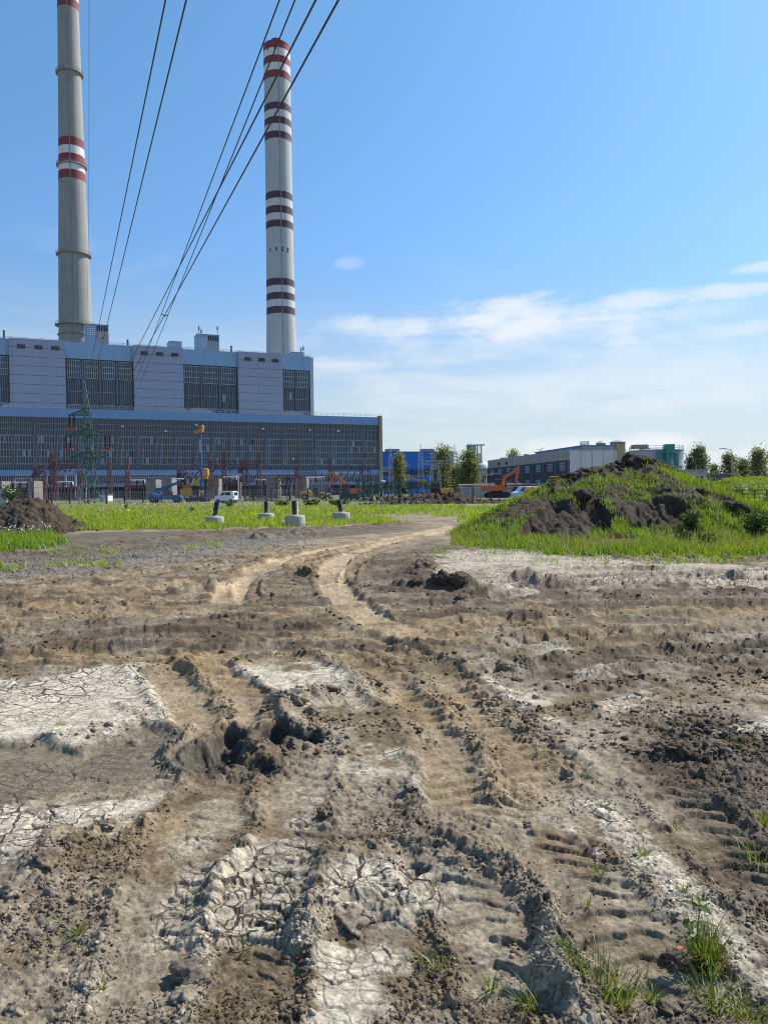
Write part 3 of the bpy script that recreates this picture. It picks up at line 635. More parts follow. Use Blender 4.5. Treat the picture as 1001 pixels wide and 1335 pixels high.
def roofbox(px0, px1, pytop, name, door=True):
    x0, x1 = TF.x(px0, YO + 8) + 3, TF.x(px1, YO + 8) + 3; zt_ = TF.z((px0 + px1) / 2, pytop, YO + 8)
    o = MB().box(x0, x1, 8, 16, zb - .2, zt_).build(name, M_fascia2, boiler)
    MB().box(x0 - .15, x1 + .15, 7.8, 16.2, zt_, zt_ + .3).build('cap', M_grey, o)
    if door:
        d = MB(); d.box(x0 + (x1 - x0) * .45, x1 - .4, 7.85, 8.1, zb, zt_ - 2.6); d.build('cladding', M_grey, o)
        f = MB(); lattice(f, x0 + (x1 - x0) * .12, x0 + (x1 - x0) * .42, zt_ - 4.2, zt_ - 1.6, 3, 3, .2, .2, 8); f.build('window_frame', M_white, o)
        u_ = MB()
        for k in range(5): u_.box(x0 + (x1 - x0) * (.5 + .1 * k), x0 + (x1 - x0) * (.55 + .1 * k), 7.8, 8.05, zt_ - 2.4, zt_ - .3)
        u_.build('louvre', M_dk, o)
    return zt_, x0, x1
roofbox(116, 146.5, 424, 'roof_cabin'); z1_, xa1, xb1 = roofbox(261, 289.5, 437, 'roof_cabin'); roofbox(225, 241, 446, 'roof_box', False); roofbox(384, 399, 460, 'roof_box', False)
an = MB()
for px, top in ((264, 424), (267, 428), (288, 424), (396, 452), (399, 450)):
    xx = TF.x(px, YO + 8) + 3; an.tube([(xx, 9, zb), (xx, 9, TF.z(px, top, YO + 8))], .16, 5); an.box(xx - .35, xx + .35, 8.8, 9.2, TF.z(px, top + 6, YO + 8), TF.z(px, top + 2, YO + 8))
an.build('antenna_mast', M_grey, boiler)
for px, top in ((11, 431), (171, 443), (305, 451)): xx = TF.x(px, YO + 4) + 3; MB().tube([(xx, 4, zb - .1), (xx, 4, TF.z(px, top, YO + 4))], .4, 8).build('vent_pipe', M_brownm, boiler)
rb = MB()
for i in range(int(BL / 3)): rb.box(i * 3, i * 3 + .1, 1.5, 1.6, zb, zb + 1.3)
for zz in (.7, 1.25): rb.box(0, BL, 1.5, 1.6, zb + zz, zb + zz + .1)
rb.build('roof_railing', M_grey, boiler)

# the two chimneys
M_chim = mat('chimney_concrete', (.47, .48, .48), .9, .09, .12, bump=.2, streak=.10); M_chimd = mat('grey_rough_concrete', (.34, .335, .315), .9, .12, .12, bump=.25, streak=.25)
M_red = mat('chimney_red', (.26, .055, .055), .8, .12, .2, streak=.15); M_cwhite = mat('chimney_white', (.75, .75, .74), .8, .06, .2, streak=.2)
M_old = mat('faded_maroon', (.09, .055, .075), .8, .12, .2, streak=.1); M_oldw = mat('faded_white', (.62, .62, .61), .85, .06, .2, streak=.25)
def chimney(name, label, Y, axis, prof, bands, body, ring_ys, top_py):
    # axis(py) -> centre px; prof: (py, width px) pairs; bands: (py0, py1, material)
    px0 = axis(640); base = at(px0, 645, Y); root = empty(name, (base.x, Y, 0), 0, label, 'chimney', 'chimneys of the power station')
    zz = lambda py: at(axis(py), py, Y).z
    rad = lambda z: np.interp(z, [q[0] for q in PZ], [q[1] for q in PZ])
    PZ = sorted((zz(py), w / 2 * Y / FPX) for py, w in prof)
    ztop = zz(top_py); zs = np.linspace(0, ztop, 40)
    MB().lathe([(float(rad(z)), float(z)) for z in zs], 48).build('shaft', body, root, True)
    for a, b_, m_ in bands:
        z1, z0 = zz(a), zz(b_); MB().lathe([(float(rad(z)) + .06, float(z)) for z in np.linspace(z0, z1, 4)], 48, cap=False).build('painted_band', m_, root, True)
    for py, out, ht in ring_ys:
        z = zz(py); r = float(rad(z)); g = MB().lathe([(r - .1, z - .5), (r + out, z - .3), (r + out, z), (r - .1, z)], 40).build('gallery', M_chimd, root, True)
        if out > 1:
            k = MB()
            for i in range(30): a = 2 * math.pi * i / 30; k.tube([((r + out - .1) * math.cos(a), (r + out - .1) * math.sin(a), z - .1), ((r + out - .1) * math.cos(a), (r + out - .1) * math.sin(a), z + ht)], .07, 4)
            k.lathe([(r + out - .16, z + ht), (r + out - .05, z + ht + .1)], 40, cap=False); k.lathe([(r + out - .16, z + ht * .5), (r + out - .05, z + ht * .5 + .1)], 40, cap=False); k.build('railing', M_grey, g)
    ld = MB(); a = -math.pi / 2 + .25
    for z in np.arange(6, ztop - 2, 4.0):
        r = float(rad(z)) + .12; r1 = float(rad(z + 4)) + .12; ld.beam((r * math.cos(a), r * math.sin(a), z), (r1 * math.cos(a), r1 * math.sin(a), z + 4), .32, .25)
    ld.build('ladder', M_chimd, root)
    return root, rad, zz
rootR, radR, zzR = chimney('chimney', 'shorter white chimney with a stubby red top and three sets of stripes', 400.0, lambda py: 359.3 + (py - 72) * .0188,
    [(53, 33.4), (75, 33.6), (187, 33.8), (264, 34), (400, 36), (465, 39), (645, 48)],
    [(71, 80.5, M_cwhite), (80.5, 90, M_red), (90, 99.5, M_cwhite), (99.5, 109, M_red), (141, 150, M_old), (150, 159.5, M_oldw), (159.5, 168.5, M_old), (168.5, 178, M_oldw), (178, 187, M_old),
     (255, 264, M_old), (264, 273.5, M_oldw), (273.5, 283, M_old), (283, 292, M_oldw), (292, 301, M_old), (367, 376, M_old), (376, 385, M_oldw), (385, 394, M_old), (394, 403, M_oldw), (403, 412, M_old), (63, 71, M_red)], M_chim, [], 62)
zt_ = zzR(62); r_ = float(radR(zt_)); MB().lathe([(r_ + .12, zt_ - .6), (r_ + .12, zt_ + .25), (r_ - .4, zt_ + .3)], 48).build('top_slab', M_red, rootR, True)
MB().lathe([(2.75, zt_ + .2), (2.75, zzR(53)), (2.3, zzR(53)), (2.3, zzR(53) - .5)], 28).build('flue', M_red, rootR, True)
for a in (-2.2, -1.7, -1.25, -.8):
    z = zzR(330) if a > -2 else zzR(330); r = float(radR(z)); MB().box(-.28, .28, -.1, .2, -1.1, 1.1, Matrix.Translation((r * math.cos(a), r * math.sin(a), z)) @ Matrix.Rotation(a + math.pi / 2, 4, 'Z')).build('slot', M_dk, rootR)
for a in (-2.15, -1.6): z = zzR(71.5); r = float(radR(z)) + .1; MB().box(-.2, .2, -.1, .2, -1, 1, Matrix.Translation((r * math.cos(a), r * math.sin(a), z)) @ Matrix.Rotation(a + math.pi / 2, 4, 'Z')).build('slot', M_dk, rootR)
rootL, radL, zzL = chimney('chimney', 'taller raw grey chimney with ring galleries, running out of the top of the picture', 420.0, lambda py: 84.6 + py * .0302,
    [(-160, 20), (0, 25.2), (100, 28), (200, 31), (330, 37), (440, 41), (645, 54)],
    [(3.5, 14, M_red), (-8, 3.5, M_cwhite), (-20, -8, M_red), (184, 195, M_red), (195, 205.5, M_cwhite), (205.5, 216, M_red), (216, 226.5, M_cwhite), (226.5, 237.5, M_red)], M_chimd,
    [(97, 1.2, 1.2), (217.5, 1.2, 1.2), (333, 1.3, 1.2), (425, 1.9, 1.2), (437, .7, 1.2)], -140)

# ------------------------------------------------------------------ pylon, conductors, switchyard
M_green = mat('pylon_green', (.035, .105, .075), .6, .2, 1.5); M_wire = mat('conductor', (.018, .018, .02), .5, .1); M_ins = mat('dark_insulator', (.045, .022, .022), .35, .2, 4); M_redd = mat('red_disc', (.35, .07, .05), .5)
M_maroon = mat('maroon_lattice', (.115, .055, .058), .75, .25, 1.5); M_steel = mat('galvanised_lattice', (.40, .42, .43), .5, .1, 1.5, metal=.2)
def lattice_mast(mb, p, z0, z1, w0, w1, step, r, top=True):
    px_, py_ = p; n = max(2, int((z1 - z0) / step)); c = lambda k, z: (px_ + [-1, 1, 1, -1][k] * wd(z) / 2, py_ + [-1, -1, 1, 1][k] * wd(z) / 2, z)
    wd = lambda z: w0 + (w1 - w0) * (z - z0) / (z1 - z0)
    zs = [z0 + (z1 - z0) * i / n for i in range(n + 1)]
    for k in range(4):
        mb.beam(c(k, z0), c(k, z1), r * 1.5)
        for i in range(n):
            a, b_ = (k, (k + 1) % 4) if (i + k) % 2 else ((k + 1) % 4, k)
            mb.beam(c(a, zs[i]), c(b_, zs[i + 1]), r)
            if i % 2 == 0: mb.beam(c(k, zs[i]), c((k + 1) % 4, zs[i]), r)
    return mb
def cross_arm(mb, p, z, x0, x1, h, w, r):
    n = 6; px_, py_ = p
    for s in (-1, 1):
        for xa in (x0, x1):
            if abs(xa) < .1: continue
            a0 = (px_, py_ + s * w / 2, z); a1 = (px_ + xa, py_, z); u0 = (px_, py_ + s * w / 2, z + h)
            mb.beam(a0, a1, r * 1.4); mb.beam(u0, a1, r * 1.2)
            for i in range(n - 1):
                t, t2 = i / n, (i + 1) / n; A = Vector(a0).lerp(Vector(a1), t2); B = Vector(u0).lerp(Vector(a1), t); mb.beam(A, B, r * .8); mb.beam(Vector(a0).lerp(Vector(a1), t2), Vector(u0).lerp(Vector(a1), t2), r * .8)
    return mb
PY = 142.0; pb = at(117.5, 650, PY); PX = pb.x
zp = lambda py: at(116, py, PY).z; xp = lambda px, py=580: at(px, py, PY).x - PX
pyl = empty('lattice_pylon', (PX, PY, 0), 0, 'green lattice pylon with three cross arms standing behind the fence', 'pylon')
lattice_mast(MB(), (0, 0), 0, zp(600), 3.0, 1.25, 1.5, .10).build('lower_body', M_green, pyl)
lattice_mast(MB(), (0, 0), zp(600), zp(530), 1.25, .95, 1.0, .08).build('upper_body', M_green, pyl)
pk = MB()
for sx, sy in ((-1, -1), (1, -1), (1, 1), (-1, 1)): pk.beam((sx * .47, sy * .47, zp(530)), (xp(112), 0, zp(495)), .12)
pk.build('peak', M_green, pyl)
arms = [(541, xp(90.5), 0), (568, xp(86.5), xp(146)), (597, xp(89.5), xp(140))]
for py, x0, x1 in arms: cross_arm(MB(), (0, 0), zp(py), x0, x1, 1.3, 1.1, .09).build('cross_arm', M_green, pyl)
tips = []
for px, py, dx in ((92, 541, -1), (98, 541, -1), (87, 568, -1), (93, 568, -1), (138, 568, 1), (144, 568, 1)):
    X = xp(px); st = empty('insulator_string', (0, 0, 0)); st.parent = pyl
    z0 = zp(py); k = MB(); prof = []
    for q in range(9): prof += [(.10, z0 - .25 * q), (.28, z0 - .25 * q - .1), (.10, z0 - .25 * q - .2)]
    k.lathe(prof, 10, (X, -.1)); k.build('insulator', M_ins, st); MB().lathe([(.05, z0 - 2.3), (.45, z0 - 2.35), (.45, z0 - 2.6), (.05, z0 - 2.65)], 10, (X, -.1)).build('arcing_ring', M_redd, st)
    tips.append(Vector((PX + X, PY - .1, z0 - 2.4)))
# conductors: from the pylon over the field and over the camera's head
def conductor(p_top, y_top, p_bot, y_bot, r, label, sag=.9):
    a, b_ = at(*p_bot, y_bot), at(*p_top, y_top); d = b_ - a; c = a + d * (1 + 34 / max(1, (a.y - b_.y)) )
    pts = []
    for i in range(61):
        t = i / 60; p = a.lerp(c, t); p.z -= sag * 4 * t * (1 - t) * .25; pts.append(p)
    o = MB().tube(pts, r, 6).build('power_line', M_wire, None, True)
    tag(o, label, 'power line', 'conductors of the overhead line'); return pts
W = [((214, 0), 17, (104, 545), PY, .019, 'leftmost conductor of the pair left of the striped chimney, hung from the top cross arm'),
     ((240.5, 0), 16, (109, 547), PY, .019, 'right conductor of the pair passing between the two chimneys'),
     ((361, 0), 18, (150, 568), PY, .019, 'thin conductor leftmost of the four that cross the sky by the striped chimney'),
     ((381, 0), 18, (154, 570), PY, .019, 'thin conductor second of the four that cross before the striped chimney'),
     ((405.5, 0), 13, (120, 567), PY, .019, 'thick near conductor crossing the red top of the striped chimney'),
     ((434, 0), 12, (126, 569), PY, .019, 'thick near conductor rightmost of all, ending furthest right at the top edge')]
LP = [conductor(*w) for w in W]
o = MB().tube([at(112, 495, PY), at(116.2, 300, 70), at(116.6, 0, 40), at(117, -500, 20)], .012, 5).build('power_line', M_wire, None, True)
tag(o, 'hair-thin earth wire rising straight up from the pylon peak beside the tall grey chimney', 'power line', 'conductors of the overhead line')
def spacer(i, j, py, label):                   # a drooping jumper between two conductors
    f = lambda L: min(L, key=lambda p: abs(proj([tuple(p)])[1][0] - py))
    a = f(LP[i]); b_ = min(LP[j], key=lambda p: (p - a).length); m_ = (a + b_) / 2; m_.z -= min(.7, (a - b_).length * .3)
    q = [a.lerp(m_, t / 4) if t <= 4 else m_.lerp(b_, (t - 4) / 4) for t in range(9)]
    tag(MB().tube(q, .03, 5).build('line_spacer', M_wire, None, True), label, 'spacer')
spacer(0, 1, 436, 'small drooping jumper between the two conductors beside the roof cabin'); spacer(2, 3, 412, 'small drooping jumper between the thin conductors above the grey tower')

GN = 'maroon lattice portals of the switchyard'
def portal(cols, Y, beam_py, label, top=1.0, m_=None, grp=GN, w=.9, hang=True):
    p0 = at(cols[0][0], 645, Y); root = empty('lattice_portal', (p0.x, Y, 0), 0, label, 'switchyard portal', grp); m_ = m_ or M_maroon
    for px, py in cols:
        X = at(px, py, Y).x - p0.x; z = at(px, py, Y).z; lattice_mast(MB(), (X, 0), 0, z * .86, w * 1.25, w * .75, 1.1, .09).build('column', m_, root)
        MB().tube([(X, 0, z * .84), (X, 0, z)], .09, 5).build('spike', m_, root)
    if beam_py and len(cols) > 1:
        z = at(cols[0][0], beam_py, Y).z; x1 = at(cols[-1][0], beam_py, Y).x - p0.x; bmk = MB(); n = max(4, int(abs(x1) / 1.0))
        for s, t in ((-.4, -.4), (.4, -.4), (-.4, .4), (.4, .4)): bmk.beam((0, s, z + t), (x1, s, z + t), .12)
        for i in range(n): bmk.beam((x1 * i / n, -.4, z + (.4 if i % 2 else -.4)), (x1 * (i + 1) / n, -.4, z + (-.4 if i % 2 else .4)), .09); bmk.beam((x1 * i / n, .4, z + (-.4 if i % 2 else .4)), (x1 * (i + 1) / n, .4, z + (.4 if i % 2 else -.4)), .09)
        bmk.build('beam', m_, root)
        if hang:
            for i in range(1, 6):
                X = x1 * i / 6; k = MB(); k.tube([(X, 0, z - .4), (X - .9, -1.5, z - 2.2)], .15, 6); k.tube([(X - .9, -1.5, z - 2.2), (X - 1.2, -3, z - 3.8), (X - 1.3, -3, z - 6)], .05, 4); k.build('insulator', M_ins, root)
    return root
portal([(67.5, 577), (72, 590), (104, 604)], 200, 604, 'maroon portal with a doubled column just left of the green pylon')
portal([(143, 590), (166, 588)], 205, None, 'pair of thin maroon lattice posts right of the green pylon')
portal([(45.5, 598), (59, 607)], 215, 612, 'short maroon portal behind the dirt heap at the left edge')
portal([(274, 588), (292, 577), (337.5, 580)], 195, 604, 'tall maroon portal right of the drilling rig mast', 1)
portal([(315, 590), (322, 600)], 215, 606, 'narrow maroon portal inside the tall portal right of the rig')
portal([(362, 617), (376, 616), (392, 618)], 185, 622, 'low maroon frame with a stubby top between the grey fire walls')
portal([(430, 588), (471, 595), (481, 602)], 205, 612, 'maroon portal above the orange excavator in front of the hall')
portal([(233, 600), (244, 610)], 220, 615, 'thin maroon portal behind the blue telehandler')
portal([(386, 600), (412, 612)], 225, 615, 'maroon portal standing behind the low frame, left of the orange excavator')
SG = 'silver lattice masts by the blue building'
portal([(509, 583), (497, 612)], 178, 612, 'silver lattice mast at the corner of the turbine hall', 1, M_steel, SG, .9, False)
portal([(548, 579), (592.5, 579)], 176, 603, 'silver lattice portal in front of the blue building', 1, M_steel, SG, 1.1, False)
portal([(562, 606), (572, 608)], 190, 609, 'small silver lattice frame in the middle of the blue building', 1, M_steel, SG, .8, False)
# busbar runs
def bus(px0, px1, py, Y, label):
    a, b_ = at(px0, py, Y), at(px1, py, Y); root = empty('busbar_rack', (a.x, Y, 0), 0, label, 'busbar rack', 'busbar racks in the switchyard'); L = b_.x - a.x; n = max(2, int(L / 5))
    for i in range(n + 1):
        MB().beam((L * i / n, 0, 0), (L * i / n, 0, a.z), .28).build('post', M_steel, root)
        k = MB(); k.lathe([(.12, a.z), (.26, a.z + .15), (.12, a.z + .3), (.26, a.z + .45), (.12, a.z + .6), (.26, a.z + .75), (.1, a.z + .9)], 8, (L * i / n, 0)); k.build('insulator', M_ins, root)
    bb = MB()
    for s in (-.8, 0, .8): bb.tube([(0, s, a.z + 1), (L, s, a.z + 1)], .1, 5)
    bb.build('bar', M_steel, root); MB().beam((0, 0, a.z), (L, 0, a.z), .25, .2).build('beam', M_steel, root)
bus(20, 62, 624, 218, 'busbar rack above the transformer at the left edge'); bus(86, 112, 617, 212, 'busbar rack left of the green pylon'); bus(170, 228, 623, 222, 'long busbar rack between the pylon and the blue telehandler')
bus(340, 408, 622, 228, 'busbar rack over the concrete fire walls'); bus(420, 470, 621, 232, 'busbar rack behind the orange excavator by the hall'); bus(236, 268, 620, 226, 'busbar rack behind the yellow drilling rig')
# transformers between concrete fire walls
M_trafo = mat('transformer_brown', (.13, .085, .082), .6, .15, .8, streak=.2)
def trafo(px, Y, w, label, h=3.6, col=None):
    p = at(px, 645, Y); root = empty('transformer', (p.x, Y, 0), 0, label, 'transformer', 'transformers along the hall'); col = col or M_trafo
    MB().box(-w / 2, w / 2, -1.2, 1.2, .5, h).build('tank', col, root); MB().box(-w / 2 - .3, w / 2 + .3, -1.4, 1.4, 0, .5).build('plinth', M_conc, root)
    fm = MB().box(-.08, .08, -1.9, -1.22, .8, h - .4).mesh('radiator_fin'); fm.materials.append(col)
    for i in range(9): link('radiator_fin', fm, None, root).location.x = -w / 2 + .3 + (w - .6) * i / 8
    cons = MB(); cons.tube([(-w * .35, .3, h + 1.1), (w * .3, .3, h + 1.1)], .5, 10); cons.build('oil_tank', mat('light_grey', (.45, .46, .46), .5), root, True)
    for i in (-1, 0, 1):
        k = MB(); prof = []
        for q in range(6): prof += [(.12, h + .25 * q), (.3, h + .25 * q + .1), (.12, h + .25 * q + .2)]
        k.lathe(prof, 8, (i * w * .28, -.5)); k.build('bushing', M_ins, root)
trafo(28, 205, 7, 'brown transformer at the far left behind the dirt heap'); trafo(84, 208, 8, 'brown transformer just left of the green pylon'); trafo(180, 210, 6.5, 'brown transformer left of the blue telehandler', 3.9)
trafo(232, 212, 5, 'brown transformer between telehandler and drilling rig', 4.2); trafo(300, 208, 6, 'brown transformer behind the white van', 4.4); trafo(345, 214, 7, 'brown transformer between the two groups of fire walls'); trafo(412, 216, 8, 'pale grey transformer block left of the orange excavator by the hall', 4.2, mat('pale_trafo', (.32, .33, .36), .6, .15, .8))
def firewall(px, Y, w, h, label):
    p = at(px, 645, Y); r_ = empty('fire_wall', (p.x, Y, 0), 0, label, 'concrete wall', 'fire walls between the transformers')
    for k in range(3): MB().box(-w / 2, w / 2, -2.5, 2.5, h * k / 3 + .02, h * (k + 1) / 3 - .02).build('panel', M_conc, r_)
for px, w, lb in ((47, 1.6, 'concrete fire wall between the two leftmost transformers'), (201, 2.6, 'concrete fire wall left end of the telehandler bay'), (222, 2.4, 'concrete fire wall behind the telehandler boom'), (281, 2.8, 'concrete fire wall left of the tall maroon portal'),
                  (357, 3.2, 'left of the pair of pale concrete fire walls'), (394, 3.0, 'right of the pair of pale concrete fire walls'), (4, 2.2, 'concrete fire wall at the left edge of the picture')): firewall(px, 202, w, 5.3, lb)
# low site cabins and stores in front of the hall
def cabin(px0, px1, py_top, Y, m_, label, dep=3.0):
    a, b_ = at(px0, 645, Y), at(px1, 645, Y); h = at(px0, py_top, Y).z; root = empty('site_cabin', (a.x, Y, 0), 0, label, 'cabin'); w = b_.x - a.x
    MB().box(0, w, 0, dep, 0, h - .15).build('wall', m_, root); MB().box(-.1, w + .1, -.1, dep + .1, h - .15, h).build('roof', M_grey, root)
    f = MB().box(w * .55, w * .85, -.06, .02, h * .45, h * .8).build('window', M_glass, root); fr = MB(); lattice(fr, w * .55, w * .85, h * .45, h * .8, 2, 1, .08, .08, -.04); fr.build('frame', M_white, f)
    MB().box(w * .12, w * .35, -.05, .02, .1, h * .75).build('door', M_ledge, root)
cabin(-14, 9, 638, 128, mat('cabin_grey', (.36, .40, .42), .6), 'pale grey site cabin at the left edge behind the heap')
cabin(131, 141, 645, 170, M_white, 'small white cabin right of the pylon foot'); cabin(415, 426, 643, 172, mat('cabin_blue', (.22, .33, .46), .6), 'small blue-grey cabin left of the orange excavator by the hall')
# chain link fence with dark posts
fence = empty('wire_fence', (at(20, 650, 127).x, 127, 0), 0, 'wire mesh fence on dark posts along the back of the meadow', 'fence'); fx0 = at(20, 650, 127).x
M_post = mat('dark_post', (.05, .05, .048), .8, .2, 3)
pm_ = MB().box(-.09, .09, -.09, .09, -.1, 2.25).mesh('post'); pm_.materials.append(M_post); FE = at(640, 650, 127).x - fx0; NP = 26
mm = MB()
for i in range(NP + 1): link('post', pm_, None, fence).location.x = FE * i / NP
for zz in np.arange(.15, 2.1, .24): mm.beam((0, 0, zz), (FE, 0, zz), .022)
for i in range(int(FE / .3)): mm.beam((i * .3, 0, .1), (i * .3, 0, 2.05), .02)
mm.build('mesh', mat('galvanised_mesh', (.32, .36, .40), .5), fence)

# ------------------------------------------------------------------ blue hall, warehouse, tanks and other buildings on the right
M_blue = mat('bright_blue_sheet', (.008, .17, .66), .5, .06, .3, streak=.1); M_ware = mat('warehouse_render', (.42, .40, .37), .9, .08, .3, bump=.2, streak=.25); M_dkg = mat('dark_blue_grey_cladding', (.055, .068, .085), .6, .12, .4, streak=.2)
M_tank = mat('tank_blue_grey', (.56, .56, .58), .5, .06, .2, streak=.2); M_turq = mat('turquoise_duct', (.03, .24, .20), .5, .08); M_bluetrim = mat('blue_trim', (.04, .14, .40), .5); M_rusty = mat('rusty_white', (.50, .44, .37), .8, .2, .5, streak=.5)
a, b_ = at(492, 640, 345), at(590, 640, 352)
bf = Front((a.x, a.y), math.atan2(b_.y - a.y, b_.x - a.x)); BLn = (b_ - a).length; hB = at(499, 590, 345).z
blue = empty('blue_hall', bf.w(0), bf.a, 'bright blue sheet-metal hall with ribbon windows right of the turbine hall', 'industrial building')
lv = [0, 2.6, 5.2, 7.0, 8.6, hB]
for z0, z1, k in ((0, 2.2, 0), (2.2, 5.4, 1), (5.4, 8.4, 0), (8.4, 11.2, 1), (11.2, hB, 0)):
    if k == 0: MB().box(0, BLn, 0, 14, z0, z1).build('wall', M_blue, blue)
    else:
        MB().box(.3, BLn - .3, .25, 13.8, z0, z1).build('window', M_glass, blue); fr = MB()
        for q in range(13): fr.box(BLn * q / 12 - .12, BLn * q / 12 + .12, .1, .3, z0, z1)
        fr.build('frame', M_bluetrim, blue)
MB().box(-.2, BLn + .2, -.2, 14.2, hB, hB + .5).build('roof_edge', M_bluetrim, blue)
for t in (.15, .62): MB().box(BLn * t, BLn * t + 6, 4, 8, hB + .5, hB + 1.9).build('roof_vent', M_grey, blue)
# warehouse: corner nearest to us at px 742
cX, cY = at(742, 640, 150).x, 150.0; eX, eY = at(636.5, 640, 205).x, 205.0
wl_ = math.hypot(eX - cX, eY - cY); wf = Front((cX, cY), math.atan2(eY - cY, eX - cX)); hW = at(742, 585.5, 150).z
ware = empty('warehouse', wf.w(0), wf.a, 'long grey warehouse with a dark windowed side and a bare pale gable', 'industrial building')
WD = 11.6                                     # local +x runs to the far end, local -y is behind (to the right)
MB().box(0, wl_, -WD, -.1, 0, hW - 2.1).build('wall', M_ware, ware); 
MB().box(-.05, wl_ + .05, -WD - .05, .12, hW - 2.1, hW).build('parapet', M_ware, ware)
MB().box(.02, wl_, -.08, .06, 1.6, hW - 2.15).build('cladding', M_dkg, ware)
for k in range(9): MB().box(wl_ * k / 8 - .2 + (.22 if k == 0 else 0), wl_ * k / 8 + .2, .05, .22, .3, hW - 2.15).build('pier', M_pier, ware)
def win(parent, x0, x1, y, z0, z1, nx, nz, yo=.1):
    w = MB().box(x0, x1, y - .02, y + .03, z0, z1).build('window', M_glass, parent)
    f = MB()
    for i in range(nx + 1): xx = x0 + (x1 - x0) * i / nx; f.box(xx - .09, xx + .09, y + .02, y + yo, z0, z1)
    for i in range(nz + 1): zz = z0 + (z1 - z0) * i / nz; f.box(x0, x1, y + .02, y + yo - .02, zz - .08, zz + .08)
    f.build('frame', M_mull, w); return w
for k in range(8):
    for z0 in (1.9, 5.1):
        x0 = wl_ * (k + .28) / 8; win(ware, x0, x0 + wl_ * .045, .06, z0 + .2, z0 + 1.6, 4, 2)
for k in range(6): MB().box(wl_ * (k + .5) / 6 - .5, wl_ * (k + .5) / 6 + .5, -3, -2, hW, hW + .55).build('roof_light', M_bluetrim, ware)
for k in (5.6, 6.5): MB().box(wl_ * k / 8, wl_ * k / 8 + .8, .1, .3, hW - 1.6, hW - .9).build('wall_lamp', M_dk, ware)
for k in range(5): MB().box(-.14, -.04, -WD * (k + 1) / 5 + .04, -WD * k / 5 - .04, .2, hW - .3).build('panel', mat('gable_paint', (.66, .65, .62), .9, .05, .3, streak=.12), ware)
MB().box(-.3, .1, -WD + .3, -WD + 1.7, 0, hW + .9).build('stained_pier', mat('ochre_stain', (.50, .40, .22), .8, .2, .5, streak=.5), ware)
MB().box(3, 30, -10.5, -4, hW - .1, hW + .7).build('upper_deck', M_grey, ware); MB().box(2.8, 30.2, -10.7, -3.8, hW + .7, hW + .95).build('blue_edge', M_bluetrim, ware)
# pylon-like antenna on the warehouse roof
an = MB(); an.tube([(24, -3, hW), (24, -3, hW + 1.2)], .08, 5); an.beam((22, -3, hW + 1.5), (24, -3, hW + 1.1), .1); an.beam((26.5, -3, hW + 1.5), (24, -3, hW + 1.1), .1); an.build('antenna', M_grey, ware)
def tank(px, pxw, pytop, Y, m_, label, name='storage_tank', rail=True, band=None):
    p = at(px, 640, Y); r = pxw / 2 * Y / FPX; h = at(px, pytop, Y).z; root = empty(name, (p.x, Y, 0), 0, label, 'tank', 'tanks behind the earth mound')
    n = 5
    for k in range(n): MB().lathe([(r, h * k / n + .02), (r, h * (k + 1) / n - .03), (r - .05, h * (k + 1) / n)], 40, cap=False).build('shell_ring', m_ if not (band and k == n - 1) else band, root, True)
    MB().lathe([(r + .1, h), (r + .1, h + .25), (.2, h + .9)], 40).build('roof', M_grey, root, True)
    if rail:
        k = MB()
        for i in range(26): a = 2 * math.pi * i / 26; k.tube([(r * math.cos(a), r * math.sin(a), h), (r * math.cos(a), r * math.sin(a), h + 1.3)], .05, 4)
        for z in (.65, 1.3): k.lathe([(r, h + z), (r + .05, h + z + .08)], 40, cap=False)
        k.build('railing', M_grey, root)
    return root, r, h
tk, r_, h_ = tank(855, 67, 588.5, 230, M_tank, 'wide blue-grey tank with a railing and turquoise ducts', band=mat('tank_top_band', (.34, .37, .45), .5))
d = MB(); d.box(-.5, 1.9, -r_ - 2.0, -r_ + .6, h_ - 1, h_ + 1.6).build('duct_box', M_turq, tk)
for x0, z1 in ((-2.2, h_ - .6), (.2, h_ - 1), (2.7, h_ - .6)): MB().tube([(x0, -r_ - 1, 0), (x0, -r_ - 1, z1)], .75, 12).build('duct', M_turq, tk)
MB().box(-3, 3.4, -r_ - 1.4, -r_ - .6, h_ - 1, h_ - .3).build('duct_bridge', M_turq, tk)
MB().box(-7, -3, -2, 2, h_ + .9, h_ + 2).build('hatch', mat('olive_box', (.22, .24, .14), .6), tk)
tk2, r2, h2_ = tank(805, 19, 577.5, 215, M_rusty, 'narrow white silo with a rusty top beside the wide tank', 'silo', False, mat('rust_band', (.33, .22, .15), .8, .3, .6, streak=.4))
MB().box(-r2 - 3.0, -r2 + .4, -2, 2, 0, h2_ - 3).build('stair_tower', M_rusty, tk2)
tk3, _, _ = tank(783, 12, 579, 205, M_turq, 'stubby turquoise filter vessel standing up behind the warehouse roof', 'filter_vessel', False)
MB().box(-1.9, 1.9, -1.9, 1.9, 10.2, 11.4).build('frame', M_grey, tk3)
tank(762, 11, 582, 215, mat('olive_vessel', (.26, .29, .17), .6), 'olive vessel behind the warehouse roof left of the turquoise one', 'filter_vessel', True)
tank(840, 13, 585, 260, mat('olive_vessel', (.26, .29, .17), .6), 'flat olive hatch tank behind the wide tank', 'filter_vessel', False)
tk4, r4, h4 = tank(614.5, 12, 581, 300, mat('water_tower_blue', (.06, .26, .50), .5, .1), 'slim bright blue silo above the trees left of the warehouse', 'silo', False)
